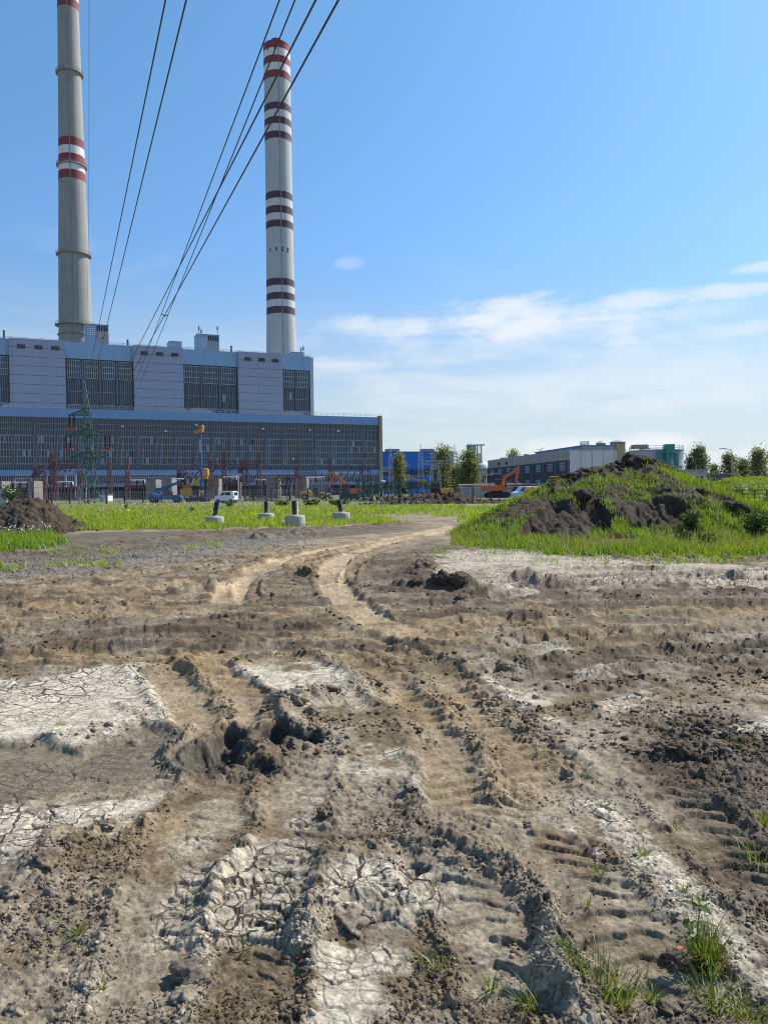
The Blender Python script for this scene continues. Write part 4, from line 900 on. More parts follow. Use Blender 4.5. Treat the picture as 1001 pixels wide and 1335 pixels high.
tw = empty('steel_tower', (at(625, 640, 300).x, 300, 0), 0, 'slim steel stair tower with a platform right of the bright blue silo', 'tower'); lattice_mast(MB(), (0, 0), 0, at(625, 581, 300).z, 2.2, 1.6, 2, .14).build('frame', M_grey, tw); zz = at(625, 581, 300).z; MB().box(-2, 2, -2, 2, zz, zz + .5).build('platform', M_white, tw); MB().box(-.9, .9, -.9, .9, zz - 14, zz - 3).build('pipe', M_tank, tw)
dm = empty('white_dome_tank', (at(631, 640, 280).x, 280, 0), 0, 'white domed tank left of the warehouse behind the trees', 'tank'); zz = at(631, 604, 280).z
MB().lathe([(3.6, 0), (3.6, zz - 2)], 32, cap=False).build('shell', M_white, dm, True); MB().lathe([(3.6, zz - 2), (2.9, zz - .7), (1.6, zz), (.1, zz + .3)], 32, cap=False).build('dome', M_white, dm, True)
def block(name, px0, px1, py_top, Y, m_, label, dep=12, cat='building', wins=0, roof=M_grey, group=None):
    a, b_ = at(px0, 640, Y), at(px1, 640, Y); h = at(px0, py_top, Y).z; w = b_.x - a.x; root = empty(name, (a.x, Y, 0), 0, label, cat, group)
    MB().box(0, w, 0, dep, 0, h - .3).build('wall', m_, root); MB().box(-.25, w + .25, -.25, dep + .25, h - .3, h).build('roof', roof, root)
    for k in range(wins):
        x0 = w * (k + .25) / wins; f = MB().box(x0, x0 + w * .5 / wins, -.06, .04, h * .45, h * .75).build('window', M_glass, root); g = MB(); lattice(g, x0, x0 + w * .5 / wins, h * .45, h * .75, 2, 1, .1, .08, -.04); g.build('frame', M_white, f)
    return root
block('annex', 600, 637, 611, 212, M_ware, 'low grey annex between the trees and the warehouse', 10, wins=3)
block('pump_house', 882, 921, 612.5, 175, M_ware, 'low flat-roofed grey building right of the earth mound', 10, wins=2)
block('pump_house', 921, 950, 617, 195, mat('dark_brick', (.16, .13, .11), .9, .2), 'darker low building beyond the flat-roofed grey one', 8, wins=2)
block('kiosk', 880, 889, 608, 205, M_white, 'tiny white roof hut beside the wide tank', 4)
br = empty('pipe_bridge', (at(597, 640, 160).x, 160, 0), 0, 'long beige pipe bridge on posts in front of the grey annex', 'pipe bridge'); x1 = at(724, 640, 160).x - at(597, 640, 160).x; zz = at(597, 636, 160).z
for k in range(9): MB().beam((x1 * k / 8, 0, 0), (x1 * k / 8, 0, zz), .25).build('post', M_conc, br)
for k, z in enumerate((0, .55)): MB().tube([(0, k * .3, zz + z), (x1, k * .3, zz + z)], .2, 8).build('pipe', M_rail, br)
wallr = empty('boundary_wall', (at(600, 640, 150).x, 150, 0), 0, 'pale green-grey panel wall behind the orange digger by the warehouse', 'wall'); wx1 = at(735, 640, 150).x - at(600, 640, 150).x
pmm = MB().box(.04, wx1 / 14 - .04, 0, .15, 0, 1.75).mesh('panel'); pmm.materials.append(mat('wall_panel_green', (.30, .36, .34), .8, .1, .8, streak=.2))
for k in range(14): link('panel', pmm, None, wallr).location.x = wx1 * k / 14
rwall = empty('green_fence', (at(920, 640, 88).x, 88, 0), -.12, 'low dark green rail fence below the grassy bank on the right', 'fence'); fl = at(1040, 640, 88).x - at(920, 640, 88).x
for k in range(9): MB().box(fl * k / 8 - .06, fl * k / 8 + .06, -.06, .06, 0, 1.25).build('post', M_green, rwall)
for z in (.3, .75, 1.2): MB().box(0, fl, -.05, -.01, z - .05, z + .05).build('rail', M_green, rwall)

# ------------------------------------------------------------------ street lamps
def lamp(px, py_top, Y, label, side=-1):
    p = at(px, 640, Y); h = at(px, py_top, Y).z; root = empty('street_lamp', (p.x, Y, 0), 0, label, 'street lamp', 'street lamps beyond the mound')
    MB().tube([(0, 0, 0), (0, 0, h - .8), (0, 0, h - .4), (side * .25, 0, h - .1), (side * 1.0, 0, h)], .09, 8, .05).build('pole', M_steel, root, True)
    hd = MB(); hd.beam((side * .9, 0, h), (side * 1.9, 0, h + .05), .3, .14, w2=.2, h2=.08); hd.build('lamp_head', M_steel, root)
lamp(953.5, 585, 118, 'tall street lamp before the trees at the right edge'); lamp(894, 590, 122, 'street lamp beside the round tank'); lamp(791, 597, 135, 'street lamp against the pale warehouse gable', 1); lamp(633, 618, 118, 'thin white post left of the orange digger by the warehouse', 1); lamp(311, 619, 124, 'thin lamp post just right of the white van')

# ------------------------------------------------------------------ trees
LEAF = [leaf_mat('tree_leaves', (.095, .14, .05), (.20, .25, .10), .45), leaf_mat('grey_green_leaves', (.13, .17, .085), (.24, .27, .14), .45), leaf_mat('dark_leaves', (.08, .125, .06), (.17, .21, .10), .4)]
M_bark = mat('bark', (.10, .075, .055), .95, .25, 3, bump=.4)
def tree(px, pw, py_top, Y, kind, label, name='broadleaf_tree', n=2600, low=.14, taper=.55):
    p = at(px, 645, Y); h = at(px, py_top, Y).z; w = pw * Y / FPX; root = empty(name, (p.x, Y, 0), RNG.uniform(0, 6), label, 'tree', 'trees round the power station')
    t = MB(); t.tube([(0, 0, -.2), (.1, 0, h * .3), (-.1, .1, h * .62), (0, 0, h * .92)], h * .02 + .06, 8, .03)
    K = int(24 + w); cl = []
    for k in range(K):
        u = (k + .5) / K; z = h * (low + (.97 - low) * u); rr = w / 2 * (1 - taper * abs(u - .38) ** 1.25 * 1.6) * (.72 + .5 * RNG.random()) * (1 - max(0, u - .85) * 4.5)
        a = k * 2.4 + RNG.random(); q = rr * RNG.uniform(.25, .85); c = (q * math.cos(a), q * math.sin(a), z); cl.append((c, w * RNG.uniform(.10, .2) + .25))
        if k % 2 == 0: t.tube([(0, 0, max(h * .1, z - q * .6)), (c[0] * .5, c[1] * .5, z - q * .15), c], h * .006 + .02, 5, .015)
    t.build('trunk', M_bark, root, True)
    n = int(n * 2.2); C = np.array([c for c, _ in cl]); S = np.array([s for _, s in cl]); i = RNG.integers(0, K, n)
    P = C[i] + RNG.normal(size=(n, 3)) * S[i][:, None] * [.62, .62, .55]
    sz = RNG.uniform(.7, 1.3, n) * (Y / FPX) * 1.25; A = RNG.normal(size=(n, 3)); A /= np.linalg.norm(A, axis=1)[:, None]; B = np.cross(A, RNG.normal(size=(n, 3))); B /= np.linalg.norm(B, axis=1)[:, None]
    V = np.stack([P + A * sz[:, None], P + B * sz[:, None] * .55, P - A * sz[:, None], P - B * sz[:, None] * .55], 1).reshape(-1, 3)
    link('crown', np_mesh('crown', V, np.arange(4 * n).reshape(n, 4)), LEAF[kind], root)
tree(521, 20, 590, 150, 1, 'slim pale tree in front of the left end of the blue hall', n=1500, taper=.5, low=.08)
tree(578, 40, 583, 200, 1, 'airy tree in front of the right half of the blue hall', n=2200); tree(612, 36, 588, 165, 0, 'dense round tree left of the warehouse in front of the annex', n=2600, low=.06); tree(597, 26, 606, 172, 1, 'small tree filling the gap between the two trees by the blue hall', n=1200, low=.05)
tree(668, 24, 587, 260, 0, 'tree whose crown shows above the left end of the warehouse roof', n=900); tree(911, 30, 582, 190, 2, 'pointed dark tree just right of the tanks', n=2200, taper=.75); tree(898, 13, 596, 190, 2, 'thin sapling against the pointed dark tree', n=700)
tree(949, 26, 592, 210, 0, 'tree behind the tall street lamp on the right', n=1700, low=.1); tree(969, 26, 600, 235, 2, 'low dark tree between lamp and the last tall tree', n=1500, low=.05); tree(988, 30, 585, 205, 1, 'tall pale-topped tree at the right edge', n=2200, low=.08, taper=.7); tree(1016, 34, 590, 210, 0, 'tree cut by the right edge of the picture', n=1800, low=.06); tree(930, 16, 606, 240, 2, 'low bush-like tree behind the low buildings', n=800, low=.03)

# ------------------------------------------------------------------ machines and vehicles
M_or = mat('excavator_orange', (.62, .13, .035), .45, .12, 1.2, streak=.1); M_ye = mat('excavator_yellow', (.62, .33, .04), .45, .12, 1.2); M_rub = mat('track_rubber', (.03, .028, .026), .8, .3, 3, bump=.3); M_mach = mat('machine_dark', (.035, .036, .038), .6, .2, 2)
M_cabg = mat('cab_glass', (.02, .025, .03), .08, .2); M_chrome = mat('ram_steel', (.5, .5, .5), .25, .05, metal=1); M_mblue = mat('telehandler_blue', (.015, .12, .36), .4, .1, 1.5); M_tyre = mat('tyre', (.02, .02, .02), .85, .2, 4)
def wheel(parent, x, y, r, w, rim=M_grey):
    wh = empty('wheel', (x, y, r)); wh.parent = parent; wh.rotation_euler = (math.pi / 2, 0, 0)
    MB().lathe([(r * .55, -w / 2), (r * .93, -w / 2), (r, -w * .3), (r, w * .3), (r * .93, w / 2), (r * .55, w / 2)], 20, cap=False).build('tyre', M_tyre, wh, True)
    MB().lathe([(r * .56, -w * .36), (r * .2, -w * .42), (r * .2, w * .42), (r * .56, w * .36)], 16).build('rim', rim, wh, True)
def excavator(px, Y, face, label, m_, boom, stick_i, s=1.0, zoff=0.0, swing=0.0):
    """face: +1 digs to the right, -1 to the left; boom: (x, z) points from the pin, the last is the bucket pin"""
    p = at(px, 645, Y); root = empty('excavator', (p.x, Y, zoff), swing if face > 0 else math.pi + swing, label, 'excavator', 'tracked excavators on the site'); root.scale = (s, s, s)
    for sy in (-1, 1):
        prof = [(-1.9, .45), (-1.7, .12), (-1.4, 0), (1.4, 0), (1.7, .12), (1.9, .45), (1.7, .75), (1.4, .85), (-1.4, .85), (-1.7, .75)]
        t = MB().prism(prof, sy * 1.25 - .3, sy * 1.25 + .3).build('track', M_rub, root)
        sh = MB().box(-.09, .09, sy * 1.25 - .33, sy * 1.25 + .33, -.03, .03).mesh('track_shoe'); sh.materials.append(M_mach)
        for k in range(11): q = link('track_shoe', sh, None, t); q.location = (-1.5 + .3 * k, 0, .87)
    MB().box(-1.2, 1.2, -.95, .95, .4, .95).build('chassis', M_mach, root); MB().lathe([(.85, .95), (.85, 1.1)], 20).build('slew_ring', M_mach, root)
    up = MB(); up.prism([(-2.0, 1.12), (1.5, 1.12), (1.5, 1.5), (.6, 1.9), (-1.2, 2.0), (-2.0, 1.95)], -1.3, .35); up.build('engine_house', m_, root, bevel=.05)
    MB().prism([(-2.45, 1.25), (-2.02, 1.15), (-2.02, 2.05), (-2.3, 2.0), (-2.5, 1.7)], -1.32, 1.32).build('counterweight', m_, root, bevel=.06)
    MB().box(-2.0, -.2, .37, 1.3, 1.12, 1.85).build('side_box', m_, root, bevel=.04)
    cab = MB(); cab.prism([(-.15, 1.12), (1.45, 1.12), (1.6, 1.8), (1.3, 2.85), (-.1, 2.9)], .4, 1.32); c = cab.build('cab', M_mach, root, bevel=.04)
    MB().prism([(.05, 1.95), (1.45, 1.85), (1.2, 2.7), (.05, 2.72)], 1.325, 1.345).build('window', M_cabg, c); MB().prism([(.05, 1.95), (1.45, 1.85), (1.2, 2.7), (.05, 2.72)], .375, .395).build('window', M_cabg, c)
    MB().box(-.15, 1.3, .38, 1.34, 2.86, 2.96).build('cab_roof', m_, c)
    B = [Vector((x, -.1, z)) for x, z in boom]; bm = MB(); w = [.42, .62, .5, .4, .3, .3, .3]
    nb = stick_i
    for i in range(nb): bm.beam(B[i], B[i + 1], .42, .45 + .25 * (i == 0), (0, 0, 1), .38, .5 if i < nb - 1 else .3)
    for i in range(1, nb): bm.tube([B[i] + Vector((0, -.2, 0)), B[i] + Vector((0, .2, 0))], .33, 10)
    bm.build('boom', m_, root, bevel=.03)
    st = MB(); d = (B[nb] - B[nb + 1]).normalized(); st.beam(B[nb] + d * .55, B[nb], .3, .35, (0, 1, 0), .36, .55); st.beam(B[nb], B[nb + 1], .36, .55, (0, 1, 0), .28, .28); st.build('arm', m_, root, bevel=.03)
    mid = B[0].lerp(B[1], .62)
    for sy in (-.32, .32):
        MB().tube([B[0] + Vector((.35, sy, -.35)), (B[0] + Vector((.35, 0, -.35))).lerp(mid, .55) + Vector((0, sy, 0))], .1, 8).build('boom_cylinder', M_mach, root); MB().tube([(B[0] + Vector((.35, 0, -.35))).lerp(mid, .5) + Vector((0, sy, 0)), mid + Vector((0, sy, 0))], .055, 8).build('ram', M_chrome, root)
    a0 = B[nb - 1] + Vector((0, 0, .42)); a1 = B[nb] + d * .5; MB().tube([a0, a0.lerp(a1, .6)], .1, 8).build('arm_cylinder', M_mach, root); MB().tube([a0.lerp(a1, .55), a1], .055, 8).build('ram', M_chrome, root)
    e = B[nb + 1]; bk = MB(); prof = [(e.x + .2, e.z + .1), (e.x + .42, e.z - .4), (e.x + .2, e.z - .95), (e.x - .35, e.z - 1.05), (e.x - .75, e.z - .75), (e.x - .3, e.z - .55), (e.x - .15, e.z)]
    bk.prism(prof, -.62, .42); b2 = bk.build('bucket', M_mach, root, bevel=.03)
    tm = MB()
    for k in range(4): tm.box(e.x - .98, e.x - .7, -.55 + k * .28, -.45 + k * .28, e.z - .82, e.z - .74)
    tm.build('teeth', M_steel, b2)
excavator(455, 152, -1, 'orange excavator with a raised folded boom at the foot of the turbine hall', M_or, [(.7, 1.6), (1.2, 3.3), (2.9, 4.9), (3.75, 2.3)], 2, 1.03)
excavator(648, 114, 1, 'orange excavator with a high arched boom beside the dark warehouse', M_or, [(.6, 1.5), (1.15, 3.2), (3.2, 4.35), (2.75, 1.7)], 2, .95, .35)
excavator(572, 122, -1, 'yellow excavator working behind the dirt pile in front of the blue hall', M_ye, [(.7, 1.7), (2.6, 3.3), (5.5, 3.95), (6.2, 2.1)], 2, .9, .1)
excavator(722, 62, 1, 'excavator mostly hidden by the earth mound, only its orange arm tip shows', M_ye, [(.5, 1.4), (1.2, 2.1), (1.55, 2.25), (1.0, 1.2)], 2, .9, 0)
M_or2 = M_or
# blue telescopic handler
th = empty('telehandler', (at(217, 648, 134).x, 134, 0), 0, 'blue telescopic handler with its boom raised to the right', 'telehandler')
body = MB(); body.prism([(-2.9, .55), (2.7, .55), (2.9, .9), (2.2, 1.35), (-1.0, 1.3), (-2.3, 1.75), (-2.95, 1.7)], -.9, .9); body.build('body', M_mblue, th, bevel=.05)
MB().prism([(-.3, 1.3), (1.3, 1.3), (1.1, 2.0), (.7, 2.35), (-.2, 2.35)], -.95, -.1).build('cab', M_mach, th, bevel=.04)
MB().prism([(-.15, 1.5), (1.1, 1.5), (.95, 1.95), (.6, 2.22), (-.1, 2.22)], -.99, -.955).build('window', M_cabg, th)
MB().beam((-2.6, .35, 1.85), (2.4, .35, 3.6), .42, .5, w2=.38, h2=.42).build('boom', M_mblue, th, bevel=.03); MB().beam((2.3, .35, 3.57), (3.3, .35, 3.92), .3, .32).build('inner_boom', M_mach, th)
MB().box(3.2, 3.7, -.5, 1.2, 3.0, 4.1).build('carriage', M_mach, th)
for sy in (-.2, .7): MB().beam((3.65, sy, 3.1), (5.0, sy, 3.0), .12, .08).build('fork', M_mach, th)
MB().tube([(-1.0, .35, 1.4), (.6, .35, 2.85)], .11, 8).build('lift_cylinder', M_chrome, th)
for X in (-2.05, 1.95):
    for sy in (-.95, .95): wheel(th, X, sy, .62, .45, M_mblue)
# drilling rig: blue mast, ochre head and body
rg_ = empty('drilling_rig', (at(259, 648, 140).x, 140, 0), 0, 'drilling rig with a tall blue mast, ochre head and yellow body', 'drilling rig'); zr = lambda py: at(259, py, 140).z
for sy in (-1, 1): MB().prism([(-2.2, .4), (-1.9, .05), (1.6, .05), (1.9, .4), (1.6, .85), (-1.9, .85)], sy * 1.2 - .3, sy * 1.2 + .3).build('track', M_rub, rg_)
MB().prism([(-3.2, 1.0), (.4, 1.0), (.6, 2.0), (-.6, 2.6), (-3.1, 2.4)], -1.2, 1.2).build('engine_house', M_ye, rg_, bevel=.06); MB().prism([(-.9, 1.2), (.4, 1.2), (.5, 2.2), (.2, 2.9), (-.8, 2.9)], -1.25, -.4).build('cab', M_mach, rg_, bevel=.04)
MB().box(-2.6, -1.0, -1.0, .9, 2.4, 3.3).build('winch', mat('ochre_winch', (.42, .20, .05), .6, .25, 2), rg_, bevel=.08)
MB().box(.36, .72, -.12, .12, .6, zr(566)).build('mast', M_mblue, rg_); MB().box(.45, .6, -.2, -.125, zr(590), zr(573)).build('mast_plate', M_white, rg_)
MB().prism([(-.5, zr(565)), (1.0, zr(563.5)), (1.25, zr(556)), (.95, zr(554)), (.5, zr(560)), (-.3, zr(562)), (-.75, zr(563))], -.5, .5).build('mast_head', mat('ochre_head', (.55, .25, .04), .5, .15), rg_, bevel=.05)
MB().box(1.0, 1.9, -.5, .5, zr(620), zr(612)).build('rotary_drive', M_ye, rg_, bevel=.06); MB().lathe([(.45, zr(625)), (.5, zr(620)), (.5, zr(611)), (.3, zr(610.5))], 16, (1.4, 0)).build('drive_motor', mat('ochre_head', (.55, .25, .04)), rg_, True)
MB().tube([(1.4, 0, .1), (1.4, 0, zr(620))], .28, 12).build('drill_tube', M_mach, rg_, True); MB().beam((-1.2, 0, 2.6), (.5, 0, zr(622)), .4, .45).build('backstay', M_ye, rg_); MB().beam((-2.2, 0, 2.9), (.4, 0, zr(612)), .16).build('strut', M_mach, rg_)
for k in (0, 1): MB().tube([(.4 + .3 * k, -.1, zr(562)), (-1.9 + .3 * k, -.1, 3.2)], .03, 4).build('rope', M_wire, rg_)
# white van in the meadow's far edge
vn_ = empty('van', (at(296.5, 652, 118).x, 118, 0), -.25, 'white delivery van parked at the far edge of the meadow', 'van')
vb = MB().prism([(-1.75, .35), (1.45, .35), (1.48, 1.2), (1.38, 1.78), (1.1, 1.84), (-.35, 1.84), (-.95, 1.25), (-1.7, 1.05), (-1.8, .7)], -.85, .85).build('body', mat('van_white', (.75, .77, .80), .3, .03), vn_, bevel=.07)
for pr, nm in (([(-.85, 1.22), (-.1, 1.22), (-.1, 1.68), (-.32, 1.7)], 'front_window'), ([(.02, 1.22), (.95, 1.22), (.95, 1.68), (.02, 1.68)], 'side_window')):
    for sy in (-.857, .857): MB().prism(pr, sy - .008, sy + .008).build(nm, M_cabg, vn_)
MB().add([(1.50, -.6, 1.2), (1.50, .6, 1.2), (1.41, .6, 1.68), (1.41, -.6, 1.68), (1.47, -.6, 1.2), (1.47, .6, 1.2), (1.37, .6, 1.68), (1.37, -.6, 1.68)], [(0, 1, 2, 3), (4, 5, 6, 7), (0, 1, 5, 4), (2, 3, 7, 6), (0, 3, 7, 4), (1, 2, 6, 5)]).build('rear_window', M_cabg, vn_)
MB().add([(-.97, -.7, 1.29), (-.97, .7, 1.29), (-.40, .65, 1.79), (-.40, -.65, 1.79)], [(0, 1, 2, 3)]).build('windscreen', M_cabg, vn_)
MB().box(1.47, 1.56, -.85, .85, .35, .55).build('bumper', M_mach, vn_)
for sy in (-.78, .78): MB().box(1.46, 1.5, sy - .06, sy + .06, .8, 1.15).build('tail_light', mat('tail_red', (.5, .03, .02), .3), vn_)
for X in (-1.15, .95):
    for sy in (-.78, .78): wheel(vn_, X, sy, .32, .22)
# parked van by the warehouse, wheel loader by the hall
v2 = empty('van', (at(688, 645, 105).x, 105, 0), .15, 'pale blue and white van half hidden by the grassy slope, below the warehouse', 'van')
MB().prism([(-2.2, .4), (2.2, .4), (2.25, 1.2), (2.1, 2.0), (-1.0, 2.0), (-1.6, 1.35), (-2.2, 1.1)], -.9, .9).build('body', mat('van_pale_blue', (.42, .58, .72), .35, .04), v2, bevel=.08)
for pr in ([(-1.45, 1.35), (-.6, 1.35), (-.6, 1.85), (-1.0, 1.85)], [(-.4, 1.35), (.6, 1.35), (.6, 1.85), (-.4, 1.85)], [(.8, 1.35), (1.9, 1.35), (1.85, 1.85), (.8, 1.85)]):
    for sy in (-.907, .907): MB().prism(pr, sy - .008, sy + .008).build('window', M_cabg, v2)
MB().box(-2.0, 2.1, -.93, -.905, .55, .8).build('stripe', M_white, v2)
for X in (-1.4, 1.4):
    for sy in (-.85, .85): wheel(v2, X, sy, .36, .25)
ld = empty('wheel_loader', (at(407, 648, 150).x, 150, 0), 0, 'small low yellow loader half hidden by bushes behind the meadow', 'wheel loader')
MB().prism([(-2.3, .6), (.3, .6), (.3, 1.3), (-.6, 1.9), (-2.2, 1.6)], -.9, .9).build('body', M_ye, ld, bevel=.06); MB().prism([(.2, .9), (1.4, .9), (1.3, 2.3), (.3, 2.4)], -.8, .8).build('cab', M_mach, ld, bevel=.05); MB().prism([(1.5, .5), (3.0, .5), (3.1, 1.2), (1.7, 1.5)], -.8, .8).build('front_frame', M_ye, ld, bevel=.05)
MB().beam((1.6, 0, 1.3), (3.4, 0, .7), .5, .25).build('lift_arm', M_ye, ld); MB().prism([(3.2, .1), (4.2, .15), (3.6, .5), (3.5, 1.1), (3.2, 1.1)], -1.2, 1.2).build('bucket', M_mach, ld)
for X in (-1.4, 2.0):
    for sy in (-.9, .9): wheel(ld, X, sy, .6, .4, M_ye)
# dismantled green lattice pylon lying on its side
lp = empty('fallen_pylon', (at(478, 650, 122).x, 122, 0), -.03, 'dismantled dark green lattice pylon lying on the ground left of the dirt pile', 'dismantled pylon')
def lying(mb, x0, x1, w0, w1, n, r, z0=0.0, y0=0.0):
    c = lambda i, k: Vector((x0 + (x1 - x0) * i / n, y0 + (-.5, .5, .5, -.5)[k] * (w0 + (w1 - w0) * i / n), z0 + (0, 0, 1, 1)[k] * (w0 + (w1 - w0) * i / n)))
    for k in range(4):
        mb.beam(c(0, k), c(n, k), r * 1.4)
        for i in range(n): mb.beam(c(i, k), c(i + 1, (k + 1) % 4), r); mb.beam(c(i, (k + 1) % 4), c(i + 1, k), r); mb.beam(c(i, k), c(i, (k + 1) % 4), r)
    return mb
lying(MB(), -1.5, 7.2, 3.3, 1.7, 8, .10).build('lower_section', M_green, lp); lying(MB(), 1.5, 11.5, 1.0, .9, 10, .09, 2.0, -1.2).build('upper_section', M_green, lp); lying(MB(), -4, 1.2, 1.0, .7, 6, .08, .2, -2.2).build('cross_arm', M_green, lp); MB().lathe([(.05, 2.9), (.35, 2.95), (.35, 3.2), (.05, 3.25)], 10, (2.7, -1.7)).build('arcing_ring', M_white, lp)

# ------------------------------------------------------------------ concrete footings with tilted marker boards in the meadow
M_ft = mat('footing_concrete', (.44, .42, .385), .9, .1, 2.5, bump=.25, streak=.25); M_bd = mat('weathered_red_brown_board', (.105, .05, .04), .8, .3, 4, bump=.2); M_bw = mat('board_white', (.62, .60, .57), .7, .12, 4, streak=.3); M_bk = mat('board_black', (.028, .027, .027), .7, .3, 4)
def footing(px, py, wpx, hpx, top_py, tilt, yaw, label):
    X, Y = gp(px, py); r = wpx / 2 * Y / FPX; h = hpx * Y / FPX; root = empty('marker_footing', (X, Y, float(gz(X, Y)) - .03), yaw, label, 'marker footing', 'concrete footings with tilted boards in the meadow')
    o = MB().lathe([(r * .985, -.1), (r, .03), (r, h * .82), (r * .965, h * .93), (r * .90, h), (.02, h + .015)], 12 if wpx > 25 else 10, ph=.3).build('concrete_base', M_ft, root, True)
    H_ = (py - hpx - top_py) * Y / FPX; M_ = Matrix.Translation((.02, 0, h - .05)) @ Matrix.Rotation(tilt, 4, 'Y')
    b = MB(); b.box(-.125, .075, -.045, .045, 0, H_ * .42, M_); b.build('board_foot', M_bd, root); MB().box(-.13, .08, -.05, .05, H_ * .42 + .004, H_ + .09, M_).build('board', M_bk, root); MB().box(.083, .15, -.045, .045, .02, H_ + .02, M_).build('white_edge', M_bw, root)
    MB().lathe([(.2, h), (.17, h + .05), (.1, h + .06)], 8, (.03, 0)).build('mortar', M_ft, root)
footing(280, 684.5, 25, 12.5, 653.5, .16, .3, 'leftmost concrete footing, its dark board leaning to the right'); footing(347, 677.5, 22, 9, 653.5, .0, .2, 'smallest and farthest concrete footing, with an upright black board'); footing(384.5, 685.5, 26.5, 14.5, 653, -.03, -.2, 'largest concrete footing, board half red-brown with a wide white edge'); footing(445, 678.5, 23, 10.5, 652, -.22, .4, 'rightmost concrete footing, its narrow board leaning to the left')
sk = empty('survey_stake', (*gp(601, 668), 0), 0, 'thin wooden survey stake with an orange top on the strip before the dirt pile', 'stake'); MB().beam((0, 0, -.1), (.05, 0, .62), .05).build('post', mat('stake_wood', (.42, .30, .18), .8), sk); MB().beam((.05, 0, .625), (.07, 0, .85), .055).build('painted_top', M_or, sk)

# ------------------------------------------------------------------ heaps of earth
def earth_mat(name, c1, c2):
    m, n, l, b = nodes_of(name); b.inputs['Roughness'].default_value = .95; b.inputs['Specular IOR Level'].default_value = .15
    t = n.new('ShaderNodeTexCoord')
    def nz(sc, d=8): z = n.new('ShaderNodeTexNoise'); z.inputs['Scale'].default_value = sc; z.inputs['Detail'].default_value = d; z.inputs['Roughness'].default_value = .68; l.new(t.outputs['Object'], z.inputs['Vector']); return z.outputs[0]
    r = n.new('ShaderNodeMapRange'); l.new(nz(3.5), r.inputs[0]); r.inputs[1].default_value = .3; r.inputs[2].default_value = .7
    mx = n.new('ShaderNodeMix'); mx.data_type = 'RGBA'; mx.inputs[6].default_value = (*c1, 1); mx.inputs[7].default_value = (*c2, 1); l.new(r.outputs[0], mx.inputs[0]); l.new(mx.outputs[2], b.inputs['Base Color'])
    bp = n.new('ShaderNodeBump'); bp.inputs['Strength'].default_value = .9; bp.inputs['Distance'].default_value = .08; l.new(nz(11, 10), bp.inputs['Height']); l.new(bp.outputs[0], b.inputs['Normal']); return m
M_earth = earth_mat('heap_earth', (.036, .028, .022), (.11, .083, .062)); M_clod = earth_mat('clod_earth', (.075, .06, .046), (.24, .20, .155))
def heap(name, crest, Yc, front, back, x0, x1, y0, y1, nx, ny, amp, label, cat, seed, scarp=None, group=None):
    """crest: (px, py) silhouette at distance Yc(px); front/back: horizontal run of the slopes"""
    CX = [at(px, py, Yc(px)).x for px, py in crest]; CZ = [max(-.3, at(px, py, Yc(px)).z) for px, py in crest]; CY = [Yc(px) for px, _ in crest]
    u, v = np.meshgrid(np.linspace(x0, x1, nx), np.linspace(y0, y1, ny)); X, Y = u.ravel(), v.ravel()
    q = X + (fbm(X * .6, Y * .6, 3, seed) - .5) * 1.0
    cz, cy = np.interp(q, CX, CZ), np.interp(q, CX, CY); d = Y - cy; n1 = fbm(X * .7, Y * .7, 4, seed + 5)
    run = np.where(d < 0, front, back) * (.75 + .5 * n1); t = np.clip(1 - np.abs(d) / np.maximum(run, .3), 0, 1); prof = np.where(d < 0, t ** .85 * (1 - .1 * np.sin(t * 6)), t ** .8)
    Z = cz * prof - .25 * (1 - t)
    bare = np.zeros_like(X)
    a1, _, c1 = worley(X * 1.6, Y * 1.6, seed + 11); a2, _, c2 = worley(X * 4.2, Y * 4.2, seed + 21); a3, _, c3 = worley(X * 9.5, Y * 9.5, seed + 31)
    P0 = np.stack([X, Y, Z], 1); pu, pv = proj(P0)
    if scarp:
        for pl, dep in scarp:
            jx, jy = (n1 - .5) * 26, (fbm(X * 1.3, Y * 1.3, 3, seed + 9) - .5) * 22; I = in_poly(pu + jx, pv + jy, pl); dd, _, _ = seg_dist(pu + jx, pv + jy, list(pl) + [pl[0]]); m = np.where(I, sst(dd, 0, 7), 0); bare = np.maximum(bare, m); Z -= dep * m * sst(prof, .05, .3)
    bl = np.maximum(bare, .25); Z += np.clip(prof * 4, 0, 1) * amp * (bl * ((1 - a1) * c1 * .42 - .1) + (.4 + .6 * bl) * ((1 - a2) * c2 * .20 - .05) + (.3 + .7 * bl) * ((1 - a3) * c3 * .09) + (fbm(X * 12, Y * 12, 3, seed + 41) - .5) * .07)
    Fi = (np.arange(ny - 1)[:, None] * nx + np.arange(nx - 1)[None]); F = np.stack([Fi, Fi + 1, Fi + nx + 1, Fi + nx], -1).reshape(-1, 4)
    keep = (Z[F].max(1) > -.12); o = link(name, np_mesh(name, np.stack([X, Y, Z], 1), F[keep]), M_earth, None, True); tag(o, label, cat, group)
    return X, Y, Z, bare, o
mc = [(560, 722), (585, 712), (600, 700), (620, 686), (640, 672), (665, 656), (690, 645), (712, 637), (730, 630), (750, 624), (770, 618), (795, 614), (812, 608), (822, 606), (832, 606), (845, 608), (858, 613), (880, 620), (905, 629), (925, 638), (945, 648), (965, 655), (985, 660), (1005, 664), (1040, 668), (1090, 668), (1140, 676), (1200, 690)]
yc = lambda px: 27.5 + 5.5 * max(0, min(1, (px - 590) / 220)) - 4.0 * max(0, min(1, (px - 900) / 150))
